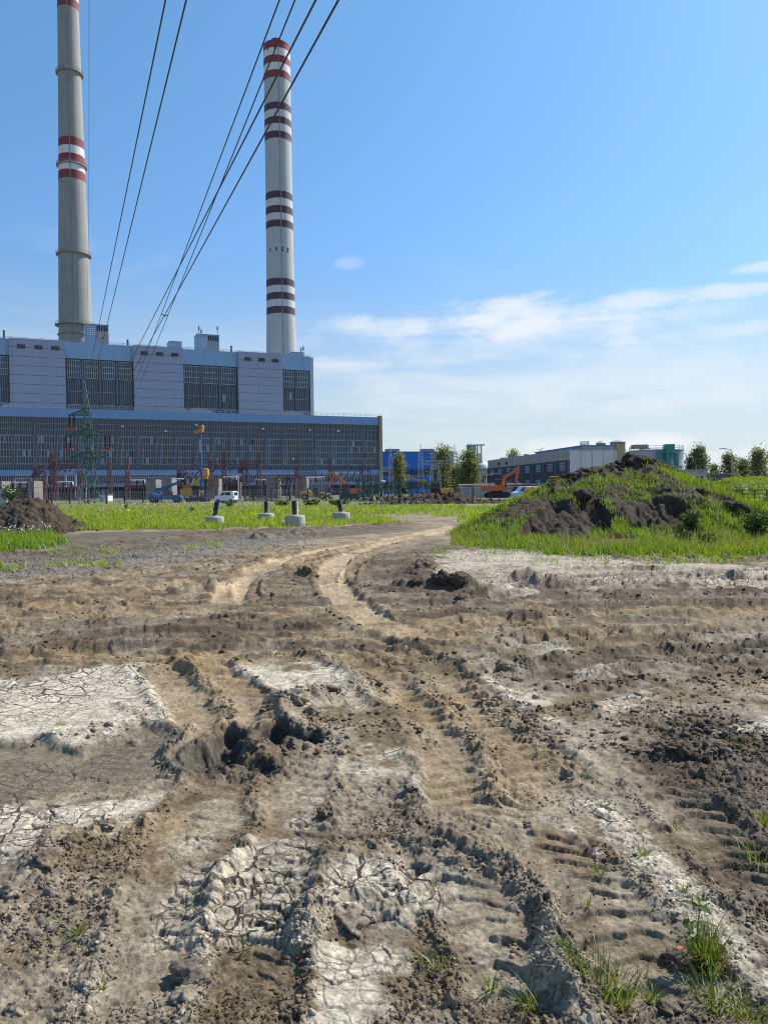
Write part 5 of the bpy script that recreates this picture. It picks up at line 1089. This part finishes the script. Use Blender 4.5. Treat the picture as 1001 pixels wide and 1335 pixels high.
sc1 = [([(665, 704), (684, 672), (730, 652), (784, 648), (800, 672), (790, 700), (730, 708)], .42), ([(806, 694), (830, 656), (864, 642), (896, 646), (910, 678), (870, 690), (832, 698)], .45), ([(700, 652), (716, 634), (760, 618), (812, 604), (850, 604), (862, 616), (840, 622), (800, 622), (750, 632), (720, 648)], -.05), ([(640, 690), (650, 680), (668, 684), (660, 700)], .1), ([(940, 655), (965, 650), (985, 668), (960, 672)], .05), ([(745, 645), (760, 636), (778, 642), (772, 654)], -.15)]
mX, mY, mZ, mB, mound = heap('earth_mound', mc, yc, 8.0, 9.0, 1.4, 26.0, 17.5, 45.0, 520, 420, 1.0, 'big earth mound overgrown with grass, dark bare faces towards us', 'earth mound', 300, sc1)
lc = [(-60, 672), (-30, 664), (0, 660), (18, 656), (35, 652), (48, 650), (60, 652), (75, 664), (90, 678), (105, 688), (118, 694), (130, 697)]
lX, lY, lZ, lB, lh = heap('earth_heap', lc, lambda px: 35.0, 3.6, 4.0, -20.5, -12.4, 29.5, 40.5, 220, 240, .9, 'bare brown heap of dug earth at the left edge of the meadow', 'earth heap', 400, [([(-100, 640), (80, 640), (140, 710), (-100, 720)], .0)])
dc = [(480, 658), (500, 653), (515, 650), (530, 650), (548, 645), (560, 646), (572, 650), (585, 644), (598, 643), (608, 648), (625, 655), (640, 654), (665, 655), (690, 656), (705, 660)]
dX, dY, dZ, dB, dh = heap('dirt_pile', dc, lambda px: 92.0, 4.5, 5, -3.0, 20.5, 85.5, 99, 300, 130, 1.5, 'long low pile of dark dug-out dirt in front of the blue hall and the diggers', 'earth heap', 500, [([(460, 630), (720, 630), (720, 680), (460, 680)], .0)])
dc2 = [(313, 656), (325, 651), (345, 649), (356, 652), (366, 657)]
heap('dirt_pile', dc2, lambda px: 140.0, 3, 3, -27.5, -17.5, 134, 146, 110, 70, 1.5, 'low brown dirt bank behind the fence just right of the white van', 'earth heap', 600, [([(300, 630), (380, 630), (380, 680), (300, 680)], .0)])
# grassy bank at the right edge
gc = [(885, 652), (905, 641), (925, 632), (945, 626), (975, 623.5), (1010, 623), (1060, 624), (1120, 640)]
bX, bY, bZ, bB, bk_ = heap('grassy_bank', gc, lambda px: 108.0, 9, 9, 40, 70, 96, 122, 160, 110, .4, 'smooth grassy bank at the right edge behind the mound', 'grass bank', 700)
bk_.data.materials.clear(); bk_.data.materials.append(leaf_mat('bank_grass', (.055, .10, .018), (.10, .15, .03), .2, 2.0))

# big lumps along the crest of the mound and scattered on the mud
ICO_V = []; g_ = (1 + 5 ** .5) / 2
for a in (-1, 1):
    for b_ in (-g_, g_): ICO_V += [(a, b_, 0), (0, a, b_), (b_, 0, a)]
ICO_V = np.array(ICO_V) / np.linalg.norm(ICO_V[0])
import bmesh
def ico(sub):
    bm = bmesh.new(); bmesh.ops.create_icosphere(bm, subdivisions=sub, radius=1); V = np.array([v.co[:] for v in bm.verts]); F = np.array([[v.index for v in f.verts] for f in bm.faces]); bm.free(); return V, F
IV = {s: ico(s) for s in (1, 2, 3, 4)}
def lump(name, loc, size, sub, m_, seed, flat=.75, rgh=1.0):
    V, F = IV[sub]; V = V.copy(); s = seed * 7.3
    n1 = fbm(V[:, 0] * 1.6 + s, V[:, 1] * 1.6 + V[:, 2] * 1.3 + s, 3, seed); n2 = fbm(V[:, 0] * 4 + s + V[:, 2] * 3, V[:, 1] * 4 - V[:, 2] * 3, 3, seed + 3)
    a, b_, c = worley(V[:, 0] * 2.2 + V[:, 2] * 1.1 + s, V[:, 1] * 2.2 + V[:, 2] * 1.7, seed + 5)
    n3 = fbm(V[:, 0] * 9 + s, V[:, 1] * 9 + V[:, 2] * 7, 3, seed + 7)
    V *= (.55 + .75 * n1 + rgh * (.30 * (n2 - .5) + .34 * (1 - a) * c + .16 * (n3 - .5)))[:, None]; V *= np.asarray(size) * [1, 1, flat]; a_ = RNG.uniform(0, 6.28)
    V = V @ np.array([[math.cos(a_), -math.sin(a_), 0], [math.sin(a_), math.cos(a_), 0], [0, 0, 1]]).T
    o = link(name, np_mesh(name, V, F), m_, None, False); o.location = loc; return o
def mz(X, Y):
    i = np.argmin((mX - X) ** 2 + (mY - Y) ** 2); return float(mZ[i])
for k, (px, w, hpx, lb) in enumerate(((836, 30, 14, 'largest earth lump on the very top of the mound'), (820, 15, 17, 'upright dark lump left of the largest one on the mound top'), (868, 22, 12, 'dark lump on the right shoulder of the mound top'), (795, 22, 10, 'earth lump in the row left of the mound top, below the pale silo'), (772, 26, 10, 'wide earth lump in the row on the left crest of the mound'), (748, 22, 9, 'earth lump on the left crest below the warehouse corner'), (728, 18, 8, 'lowest earth lump at the left end of the crest row'),
                      (852, 22, 12, 'earth lump pressed between the two lumps of the mound top'), (806, 16, 11, 'small lump beside the upright dark one'), (884, 14, 6, 'small lump at the right end of the crest row'), (715, 12, 6, 'small clod below the left end of the crest row'))):
    Yc_ = yc(px) - .2; py = np.interp(px, [q[0] for q in mc], [q[1] for q in mc]); c = at(px, py, Yc_); s_ = w / 2 * Yc_ / FPX * 1.35; hz = hpx / 2 * Yc_ / FPX * 1.45
    o = lump('earth_lump', (c.x, Yc_, c.z + hz * .12), (s_, s_ * .9, hz * 1.05), 4, M_earth, 40 + k, 1.0, 1.3); tag(o, lb, 'clod', 'earth lumps along the top of the mound')
for k, (px, py, w, lb) in enumerate(((758, 650, 16, 'dark lump stuck in the grass of the mound left of its middle'), (965, 668, 20, 'dark pointed clod on the right slope among the tall grass'), (950, 662, 12, 'small dark clod left of the pointed one on the right slope'), (915, 645, 12, 'small dark clod on the grassy right shoulder of the mound'), (1000, 662, 16, 'clod at the right edge among tall grass'))):
    pu, pv = proj(np.stack([mX, mY, mZ], 1)); i = int(np.argmin((pu - px) ** 2 + (pv - py) ** 2 + (mY > yc(px)) * 1e5)); s_ = w / 2 * mY[i] / FPX * 1.3
    tag(lump('earth_lump', (mX[i], mY[i], mZ[i] + s_ * .2), (s_, s_, s_), 3, M_earth, 70 + k, .85, 1.2), lb, 'clod', 'earth lumps on the slopes of the mound')
CLODS = []
for k, (px, py, w, m_, lb) in enumerate(((553, 747, 34, M_clod, 'large dark clod standing alone on pale mud, right of the curved track'), (540, 752, 14, M_clod, 'small clod touching the large lone one'), (488, 750, 12, M_clod, 'clod right of the curved light track'), (398, 752, 22, M_clod, 'round crumbly clod between the two light wheel tracks'), (385, 758, 12, M_clod, 'small clod left of the round crumbly one'), (415, 780, 14, M_clod, 'dark clod beside the inner edge of the curved track'),
        (716, 771, 28, M_clod, 'flat-topped clod on the pale strip, right of the middle'), (600, 788, 20, M_clod, 'clod at the end of the dark ridge'), (575, 770, 30, M_clod, 'long lump in the dark ridge below the lone clod'), (597, 771, 24, M_clod, 'right lump of the dark ridge'), (540, 771, 20, M_clod, 'left lump of the dark ridge'), (655, 872, 22, M_clod, 'dark lump at the start of the deep cross rut'), (672, 882, 16, M_clod, 'lump just below the start of the deep cross rut'), (700, 905, 12, M_clod, 'clod below the cross rut near the pale crust'), (245, 872, 14, M_clod, 'dark clod at the top of the ridge between the two brown ruts'),
        (385, 918, 34, M_clod, 'big crumbly lump above the right rut hole'), (408, 928, 26, M_clod, 'crumbly lump right of the big one above the rut hole'), (335, 978, 26, M_clod, 'dark wet clod at the end of the ridge between the ruts'), (322, 985, 14, M_clod, 'small wet clod in the left rut hole'), (398, 958, 18, M_clod, 'wet clod right of the right rut hole'), (890, 985, 34, M_clod, 'dark clod in the brown soil on the right below the sprig of grass'), (905, 990, 16, M_clod, 'small clod next to the dark one on the right'),
        (95, 1105, 34, M_clod, 'broken lump of pale crust on the left side'), (60, 1135, 44, M_clod, 'large broken lump at the left edge of the churned soil'), (140, 1085, 26, M_clod, 'clod at the upper end of the churned bank on the left'), (18, 1165, 40, M_clod, 'lump cut by the left edge of the picture'), (560, 1125, 52, M_clod, 'long cracked lump pushed up above the pale plates'), (515, 1122, 34, M_clod, 'left half of the cracked pushed-up lump'), (455, 1205, 60, M_clod, 'large rounded clod above the big cracked plates'), (480, 1195, 30, M_clod, 'clod right of the large rounded one'), (425, 1060, 30, M_clod, 'crumbly clod beside the tread marks'),
        (535, 1035, 22, M_clod, 'clod with a shadowed hollow in the middle of the churned patch'), (553, 1072, 26, M_clod, 'rounded clod in the dark churned patch'), (690, 1075, 24, M_clod, 'clod where the brown rut ends'), (720, 1010, 22, M_clod, 'clod on the right bank of the brown rut'), (250, 1270, 60, M_clod, 'tall knob on the ridge between the lower lanes'), (240, 1300, 40, M_clod, 'lower part of the knobbed ridge at the bottom'), (720, 1245, 26, M_clod, 'knob on the narrow ridge in the lower right'), (890, 1245, 50, M_clod, 'big clod left of the grass tuft in the lower right'), (870, 1310, 36, M_clod, 'clod in the shadow below the grass tuft'), (25, 1310, 40, M_clod, 'clod in the lower left corner'))):
    X, Y = gp(px, py); s_ = w / 2 * math.hypot(X, Y) / FPX * (.72 if py > 1000 else .85); z = float(gz(X, Y))
    o = lump('clod', (X, Y, z + s_ * .02), (s_, s_ * .9, s_), 4, m_, 100 + k, .5 if py > 1000 else .75, 1.9); tag(o, lb, 'clod', 'clods lying on the mud'); CLODS.append((o, X, Y))

# crumbs and small clods: nobody could count them
def soil_of(o, X, Y, per, var=.25):
    A = CC[:, :3]; k = np.stack([lookup(np.ascontiguousarray(A[:, q]), X, Y) for q in range(3)], 1) * (1 + RNG.normal(0, var, (len(X), 1))).clip(.45, 1.7); k = np.clip(k, .02, .6)
    C = np.concatenate([k, np.full((len(k), 1), .94)], 1).repeat(per, 0).astype(np.float32); ca = o.data.color_attributes.new('soil', 'FLOAT_COLOR', 'POINT'); ca.data.foreach_set('color', C.ravel()); o.data.materials.clear(); o.data.materials.append(gm)
def crumbs(name, n, px0, px1, py0, py1, smin, smax, sub, m_, bias=1.0, src='rough'):
    px = RNG.uniform(px0, px1, n * 4); py = RNG.uniform(py0, py1, n * 4); D = np.array([gp(a, b) for a, b in zip(px, py)]); A = {'rough': near_rough, 'any': np.ones_like(near_rough)}[src]
    w = lookup(A, D[:, 0], D[:, 1]); cl = fbm(D[:, 0] * 2.2, D[:, 1] * 2.2, 3, 900); k = RNG.random(n * 4) < np.clip((w - .12) * 1.4, 0, 1) * sst(cl, .34, .62) * bias; D = D[k][:n]; n = len(D)
    s = np.exp(RNG.normal(np.log(smin), .55, n)).clip(smin * .4, smax) ; V, F = IV[sub]; nv = len(V)
    J = V[None] * (1 + RNG.normal(0, .34, (n, nv, 1))) * (1 + RNG.normal(0, .25, (n, 1, 3))) * s[:, None, None]; J[:, :, 2] *= .75
    J += np.stack([D[:, 0], D[:, 1], gz(D[:, 0], D[:, 1]) + s * .2], 1)[:, None, :]
    FF = (F[None] + (np.arange(n) * nv)[:, None, None]).reshape(-1, 3); o = link(name, np_mesh(name, J.reshape(-1, 3), FF), m_, None, False); soil_of(o, D[:, 0], D[:, 1], nv, .35); tag(o, kind='stuff'); return o
for o, X, Y in CLODS: soil_of(o, np.array([X]), np.array([Y]), len(o.data.vertices), .1)
crumbs('soil_crumbs', 15000, -60, 1060, 860, 1345, .004, .0095, 1, M_clod)
crumbs('small_clods', 9000, -60, 1060, 705, 990, .009, .032, 1, M_clod, .8)
M_grav = mat('gravel_stone', (.20, .172, .14), .9, .3, 6)
def gravel(n):
    px = RNG.uniform(-40, 430, n); py = 742 - (px + 40) * .092 + RNG.normal(0, 11, n); D = np.array([gp(a, b) for a, b in zip(px, py)]); s = RNG.uniform(.01, .032, n); V, F = IV[1]; nv = len(V)
    J = V[None] * (1 + RNG.normal(0, .2, (n, nv, 1))) * s[:, None, None]; J[:, :, 2] *= .7; J += np.stack([D[:, 0], D[:, 1], gz(D[:, 0], D[:, 1]) + s * .3], 1)[:, None, :]
    tag(link('gravel', np_mesh('gravel', J.reshape(-1, 3), (F[None] + (np.arange(n) * nv)[:, None, None]).reshape(-1, 3)), M_grav), kind='stuff')
gravel(1700)

# ------------------------------------------------------------------ grass and weeds
M_gr = leaf_mat('meadow_grass', (.14, .26, .006), (.29, .40, .014), .55, .35); M_gr2 = leaf_mat('mound_grass', (.08, .18, .006), (.20, .32, .014), .55, .5); M_gr3 = leaf_mat('tuft_grass', (.05, .11, .012), (.16, .22, .03), .55, 3)
M_dry = leaf_mat('dry_blade', (.26, .21, .11), (.36, .30, .17), .3, 3); M_fl = mat('white_petals', (.78, .78, .74), .7, .05); M_fly = mat('yellow_petals', (.70, .45, .03), .7, .1); M_weed = leaf_mat('weed_leaves', (.035, .075, .014), (.07, .12, .025), .4, 1.5)
def blades(name, P, h, w, m_, lean=.45, segs=2, parent=None, kind='stuff', bow=.5, out=None):
    n = len(P); w = np.broadcast_to(np.asarray(w, float), (n,)); a = RNG.uniform(0, 2 * math.pi, n); L = RNG.uniform(.1, 1, n) * lean; d = np.stack([np.cos(a), np.sin(a)], 1)
    if out is not None: d = d * .45 + out; d /= np.maximum(np.linalg.norm(d, axis=1), 1e-6)[:, None]
    sd = np.stack([-d[:, 1], d[:, 0]], 1); f = RNG.uniform(-.9, .9, n); sd = sd * np.cos(f)[:, None] + d * np.sin(f)[:, None]
    rows = []
    for k in range(segs + 1):
        t = k / segs; c = np.empty((n, 3)); c[:, :2] = P[:, :2] + d * (h * L * (t * (1 - bow) + bow * t * t * 1.6))[:, None]; c[:, 2] = P[:, 2] + h * (t - .35 * L * t * t) - .01
        ww = w * (1 - t ** 1.6) * .5
        if k < segs: q = np.stack([c, c], 1); q[:, 0, :2] -= sd * ww[:, None]; q[:, 1, :2] += sd * ww[:, None]; rows.append(q)
        else: rows.append(c[:, None])
    V = np.concatenate(rows, 1); nv = 2 * segs + 1; F = []
    for k in range(segs - 1): F += [[2 * k, 2 * k + 1, 2 * k + 3], [2 * k, 2 * k + 3, 2 * k + 2]]
    F.append([2 * segs - 2, 2 * segs - 1, 2 * segs]); F = np.array(F)
    o = link(name, np_mesh(name, V.reshape(-1, 3), (F[None] + (np.arange(n) * nv)[:, None, None]).reshape(-1, 3)), m_, parent)
    return tag(o, kind=kind) if kind else o
def px_sample(polys, n):
    X0, X1 = min(p[0] for q in polys for p in q), max(p[0] for q in polys for p in q); Y0, Y1 = min(p[1] for q in polys for p in q), max(p[1] for q in polys for p in q)
    px, py = RNG.uniform(X0, X1, n * 6), RNG.uniform(Y0, Y1, n * 6); I = np.zeros(n * 6, bool); jx, jy = (fbm(px * .09, py * .2, 3, 812) - .5) * 34, (fbm(px * .09 + 50, py * .25, 3, 813) - .5) * 9
    for q in polys: I |= in_poly(px + jx, py + jy, q)
    px, py = px[I][:n], py[I][:n]; return np.array([gp(a, b) for a, b in zip(px, py)])
def on_ground(D): return np.stack([D[:, 0], D[:, 1], gz(D[:, 0], D[:, 1])], 1)
FIELD = [[(-260, 690), (95, 693), (180, 691), (270, 690.5), (330, 687), (420, 686.5), (530, 681.5), (505, 677), (470, 673), (520, 668), (640, 665), (640, 659.5), (480, 657), (300, 656.5), (-260, 656)], [(480, 664), (560, 662), (640, 663), (690, 664), (640, 674), (560, 671), (500, 672)], [(600, 668), (660, 664), (680, 676), (640, 684), (600, 682)]]
D = px_sample(FIELD, 56000); P = on_ground(D); r = np.hypot(P[:, 0], P[:, 1]); hh = RNG.uniform(.12, .34, len(P)) * (.55 + .9 * fbm(P[:, 0] * .25, P[:, 1] * .25, 3, 820)); blades('meadow_grass', P, hh, .022 * (r / 22) ** .8, M_gr, .7, 2)
D = px_sample([[(-260, 655.5), (520, 655.5), (640, 657), (640, 651), (520, 649.5), (-260, 651)]], 5000); P = on_ground(D); blades('verge_grass', P, RNG.uniform(.15, .55, len(P)), .10, M_gr2, .7, 2)
PATCH = [[(-120, 692), (10, 690), (70, 697), (92, 708), (60, 716), (-120, 724)]]
D = px_sample(PATCH, 6000); P = on_ground(D); blades('meadow_grass', P, RNG.uniform(.15, .42, len(P)), .03, M_gr2, .6, 2)
SPARSE = [[(175, 712), (290, 706), (300, 716), (190, 722)], [(-60, 742), (150, 730), (160, 738), (-60, 752)], [(60, 722), (170, 716), (180, 724), (70, 730)], [(690, 716), (1040, 705), (1080, 730), (760, 727)], [(740, 724), (900, 722), (880, 732), (760, 731)]]
D = px_sample(SPARSE, 3600); P = on_ground(D); P = P[fbm(P[:, 0] * 1.3, P[:, 1] * 1.3, 3, 830) > .47]; blades('sparse_grass', P, RNG.uniform(.06, .22, len(P)), .026, M_gr, .8, 2)
# grass on the mound and before it
n = 62000; i = RNG.integers(0, len(mX), n * 3); vis = mY[i] < np.interp(mX[i], [0, 10, 26], [30, 35.5, 36]); i = i[(mB[i] < .34) & (mZ[i] > -.1) & vis]
den = fbm(mX[i] * .55, mY[i] * .55, 4, 840) + .12 * (mZ[i] < .6); keep = RNG.random(len(i)) < sst(den, .31, .47); i = i[keep][:n]
P = np.stack([mX[i] + RNG.normal(0, .04, len(i)), mY[i] + RNG.normal(0, .04, len(i)), mZ[i] - .02], 1); tl = fbm(P[:, 0] * .4, P[:, 1] * .4, 3, 850)
blades('mound_grass', P, RNG.uniform(.10, .32, len(P)) * (.25 + 1.5 * tl) * (1 + .5 * sst(P[:, 0], 11.5, 15)), RNG.uniform(.018, .034, len(P)), M_gr2, .6, 2)
FRONT = [[(688, 714), (760, 709), (1100, 700), (1100, 727), (960, 726), (800, 724), (700, 722)], [(588, 706), (600, 692), (690, 706), (640, 714), (600, 712)]]
D = px_sample(FRONT, 15000); P = on_ground(D); blades('mound_grass', P, RNG.uniform(.08, .34, len(P)) * (.4 + 1.2 * fbm(P[:, 0] * .6, P[:, 1] * .6, 3, 870)), .024, M_gr2, .6, 2)
j = RNG.integers(0, len(P), 2500); blades('dry_stalks', P[j], RNG.uniform(.2, .55, 2500), .014, M_dry, .5, 2)
D = px_sample([[(560, 716), (700, 724), (1100, 730), (1100, 738), (760, 736), (560, 722)]], 1800); P = on_ground(D); P = P[fbm(P[:, 0] * 1.5, P[:, 1] * 1.5, 3, 861) > .5]; blades('sparse_grass', P, RNG.uniform(.05, .25, len(P)), .022, M_gr2, .8, 2)
nb = 14000; i = RNG.integers(0, len(bX), nb * 3); i = i[(bZ[i] > -.1) & (bY[i] < 110)][:nb]; P = np.stack([bX[i], bY[i], bZ[i]], 1); blades('bank_grass', P, RNG.uniform(.2, .45, len(P)), .07, M_gr, .6, 2)
D = px_sample([[(880, 662), (930, 645), (1100, 640), (1100, 672), (960, 672)]], 8000); P = on_ground(D); blades('bank_grass', P, RNG.uniform(.2, .6, len(P)), .06, M_gr, .6, 2)
# flowers: white along the back of the meadow and in the left patch, a few yellow
def flowers(name, P, h, s, m_):
    n = len(P); c = P + np.stack([RNG.normal(0, .05, n), RNG.normal(0, .05, n), h], 1); A = RNG.normal(size=(n, 3)); A /= np.linalg.norm(A, axis=1)[:, None]; B = np.cross(A, RNG.normal(size=(n, 3))); B /= np.linalg.norm(B, axis=1)[:, None]; s = s[:, None]
    V = np.stack([c + A * s, c + B * s, c - A * s, c - B * s], 1).reshape(-1, 3); tag(link(name, np_mesh(name, V, np.arange(4 * n).reshape(n, 4)), m_), kind='stuff')
D = px_sample([[(90, 661), (280, 658), (420, 657.5), (560, 658), (520, 660), (280, 660.5), (90, 661.5)]], 420); P = on_ground(D); flowers('white_flowers', P, RNG.uniform(.3, .5, len(P)), RNG.uniform(.04, .08, len(P)), M_fl)
D = px_sample([[(-60, 692), (40, 692), (70, 700), (40, 706), (-60, 702)]], 260); P = on_ground(D); flowers('white_flowers', P, RNG.uniform(.32, .5, len(P)), RNG.uniform(.018, .032, len(P)), M_fl)
D = px_sample([[(120, 663), (540, 660), (520, 676), (120, 684)]], 60); P = on_ground(D); flowers('yellow_flowers', P, RNG.uniform(.25, .4, len(P)), RNG.uniform(.04, .09, len(P)), M_fly)
k = RNG.integers(0, len(mX), 4000); k = k[(mZ[k] > .2) & (mB[k] < .3) & (mY[k] < 30)][:60]; flowers('yellow_flowers', np.stack([mX[k], mY[k], mZ[k]], 1), RNG.uniform(.25, .4, len(k)), RNG.uniform(.015, .03, len(k)), M_fly)
# leafy weeds
def weed(px, py, hpx, wpx, label, name='weed_bush', base=None, n=420):
    X, Y = gp(px, py) if base is None else base[:2]; z = float(gz(X, Y)) if base is None else base[2]; Y_ = math.hypot(X, Y); h, w = hpx * Y_ / FPX, wpx * Y_ / FPX
    root = empty(name, (X, Y, z), 0, label, 'weed', 'leafy weeds round the meadow'); st = MB(); m = 9; tips = []
    for q in range(m):
        a = q * 2.4; rr = w / 2 * RNG.uniform(.2, 1); tz = h * RNG.uniform(.6, 1); tp = (rr * math.cos(a), rr * math.sin(a), tz); st.tube([(0, 0, 0), (tp[0] * .4, tp[1] * .4, tz * .5), tp], .012 + h * .01, 5, .005); tips.append(tp)
    st.build('stem', M_weed, root); T = np.array(tips)[RNG.integers(0, m, n)] * RNG.uniform(.25, 1.05, (n, 1)); C = T + RNG.normal(size=(n, 3)) * [w * .11, w * .11, h * .07]; C[:, 2] = np.maximum(C[:, 2], .02)
    A = RNG.normal(size=(n, 3)); A /= np.linalg.norm(A, axis=1)[:, None]; B = np.cross(A, RNG.normal(size=(n, 3))); B /= np.linalg.norm(B, axis=1)[:, None]; s = RNG.uniform(.04, .085, (n, 1)) * max(w, h)
    V = np.stack([C + A * s, C + B * s * .45, C - A * s, C - B * s * .45], 1).reshape(-1, 3); link('foliage', np_mesh('foliage', V, np.arange(4 * n).reshape(n, 4)), M_weed, root)
weed(299, 661, 7, 14, 'dark leafy weed right in front of the white van'); weed(165, 664, 9, 6, 'single dark weed stalk standing in the left part of the meadow', n=160); weed(250, 667, 6, 10, 'leafy weed in the middle of the meadow', n=200); weed(405, 659, 8, 32, 'bushy weeds in front of the yellow loader'); weed(440, 659, 7, 30, 'bushy weeds at the foot of the orange excavator'); weed(368, 660, 8, 22, 'weed between the two middle footings'); weed(15, 668, 22, 26, 'tall weed on the heap at the left edge', base=(*gp(15, 688),1.2))
def on_mound(px, py):
    pu, pv = proj(np.stack([mX, mY, mZ], 1)); j = int(np.argmin((pu - px) ** 2 + (pv - py) ** 2 + (mY > yc(px)) * 1e5)); return (float(mX[j]), float(mY[j]), float(mZ[j]))
for px, py, h, w, lb in ((985, 708, 36, 44, 'big dark leafy weed at the right edge before the mound'), (920, 716, 24, 26, 'leafy weed among the tall grass at the foot of the mound'), (900, 690, 20, 30, 'leafy weed on the lower right slope of the mound'), (890, 712, 20, 22, 'weed left of the leafy one at the foot of the mound')): weed(px, py, h, w, lb, base=on_mound(px, py) if py < 700 else None, n=700)
# foreground tufts
def tuft(px, py, hpx, wpx, n, label, m_=None, dry=.12, lean=.8, wid=.006, name='grass_tuft'):
    X, Y = gp(px, py); d = math.hypot(X, Y) * 1.1; h, w = hpx * d / FPX, wpx * d / FPX; root = empty(name, (X, Y, 0), 0, label, 'grass tuft', 'grass tufts on the mud')
    o = RNG.normal(0, .33, (n, 2)); p = np.stack([o[:, 0] * w * .45, o[:, 1] * w * .6], 1); z = gz(X + p[:, 0], Y + p[:, 1]); Pq = np.column_stack([p, z]); hh = h * RNG.uniform(.35, 1.05, n) * np.exp(-(o ** 2).sum(1) * 1.2); nd = int(n * dry)
    blades('blades', Pq[nd:], hh[nd:], RNG.uniform(.6, 1.3, n - nd) * wid, m_ or M_gr3, lean, 5, root, 'stuff', .7, o[nd:] * 1.2)
    if nd: blades('dry_blades', Pq[:nd], hh[:nd] * 1.15, RNG.uniform(.6, 1.2, nd) * wid * .8, M_dry, lean * 1.3, 5, root, 'stuff', .8, o[:nd])
    return root, X, Y
tf, X, Y = tuft(918, 1252, 62, 62, 260, 'dense green tuft with a leafy sprig growing out of it, lower right', lean=.7)
z0 = float(gz(X, Y)); sp = MB(); sp.tube([(-.02, 0, z0), (-.03, -.01, z0 + .12), (-.015, 0, z0 + .21)], .0035, 6, .002); sp.build('sprig_stem', mat('stem_olive', (.14, .15, .06), .7), tf)
def leaf(c, a, L, w, up=.3):
    d = Vector((math.cos(a), math.sin(a), up)).normalized(); s = d.cross(Vector((0, 0, 1))).normalized(); c = Vector(c); q = []
    for t, k in ((0, .08), (.3, .9), (.6, .8), (1, .03)): p = c + d * L * t + Vector((0, 0, -L * .3 * t * t)); q += [p + s * w * k / 2 + Vector((0, 0, .15 * w)), p, p - s * w * k / 2 + Vector((0, 0, .15 * w))]
    return q, [(3 * i + j, 3 * i + j + 1, 3 * i + j + 4, 3 * i + j + 3) for i in range(3) for j in range(2)]
for c, a, L in (((-.02, 0, z0 + .2), 2.6, .07), ((-.02, 0, z0 + .2), .4, .055), ((-.02, 0, z0 + .21), 1.4, .05), ((-.02, 0, z0 + .2), -1.2, .06), ((-.03, 0, z0 + .15), 3.5, .06), ((-.03, 0, z0 + .14), -.3, .07), ((-.03, 0, z0 + .1), 1.0, .05), ((-.03, 0, z0 + .1), -2.2, .06)):
    MB().add(*leaf(c, a, L, .03)).build('sprig_leaf', M_gr3, tf)
MB().add(*leaf((-.08, -.03, z0 + .07), 3.0, .04, .02)).build('orange_leaf', mat('orange_leaf', (.45, .12, .03), .7), tf)
for px, py, h, w, n, lb in ((985, 1120, 40, 70, 60, 'long-bladed tuft reaching in from the right edge'), (958, 968, 16, 44, 60, 'flat bright sprig on the dark soil at the right, above a clod'), (930, 1300, 50, 90, 110, 'loose tuft at the bottom right below the dense one'), (975, 1325, 50, 70, 80, 'tuft in the bottom right corner'), (800, 1290, 55, 130, 150, 'wide thin tuft of wispy blades left of the dense tuft'), (745, 1275, 50, 70, 70, 'wispy tuft on the narrow ridge in the lower right'), (690, 1310, 46, 60, 60, 'thin tuft at the bottom, right of the middle'), (570, 1262, 30, 50, 50, 'small tuft beside the tread marks, bottom middle'), (640, 1285, 30, 40, 34, 'sparse tuft between the tread marks and the ridge'), (550, 1250, 22, 36, 30, 'sparse sprout left of the small bottom tuft'),
        (835, 1115, 22, 34, 34, 'small sprig on the pale cracked crest'), (780, 1135, 26, 34, 34, 'small sprig in the lane left of the pale crest'), (765, 1180, 20, 24, 20, 'tiny sprig lower in the lane left of the pale crest'), (895, 1170, 20, 30, 24, 'tiny sprig right of the pale crest'), (100, 1215, 26, 40, 36, 'small sprig in the churned soil on the left'), (130, 1285, 22, 26, 26, 'small sprig near the bottom left'), (315, 1240, 30, 26, 24, 'thin sprout between the lower lanes'), (275, 1320, 22, 30, 24, 'tiny sprout at the bottom left of the plates'), (880, 1068, 14, 20, 20, 'tiny sprout in the dark soil on the right'), (995, 1075, 40, 30, 40, 'upright tuft at the right edge'), (925, 990, 12, 24, 20, 'tiny sprout beside the dark clod on the right'), (905, 925, 9, 16, 16, 'tiny sprout far up in the brown soil on the right'), (855, 950, 10, 18, 16, 'tiny sprout by the pale patch on the right'), (515, 915, 8, 14, 14, 'tiny sprout beside the brown ruts'), (850, 1300, 40, 40, 40, 'few upright blades left of the bottom right tufts')):
    tuft(px, py, h, w, n, lb, lean=.9)

# straw and dead stems trodden into the mud
n = 350; px, py = RNG.uniform(-20, 1020, n), RNG.uniform(900, 1340, n); D = np.array([gp(a, b) for a, b in zip(px, py)]); a = RNG.uniform(0, 6.28, n); Ls = RNG.uniform(.008, .028, n); q = np.stack([np.cos(a), np.sin(a)], 1) * Ls[:, None]; s_ = np.stack([-np.sin(a), np.cos(a)], 1) * .0013
def lay(p, dz): return np.column_stack([p, gz(p[:, 0], p[:, 1]) + dz])
V = np.stack([lay(D - q - s_, .004), lay(D - q + s_, .004), lay(D + s_, .009), lay(D - s_, .009), lay(D + q + s_, .004), lay(D + q - s_, .004)], 1); F = np.array([[0, 1, 2, 3], [3, 2, 4, 5]])
tag(link('straw', np_mesh('straw', V.reshape(-1, 3), (F[None] + (np.arange(n) * 6)[:, None, None]).reshape(-1, 4)), M_dry), kind='stuff')
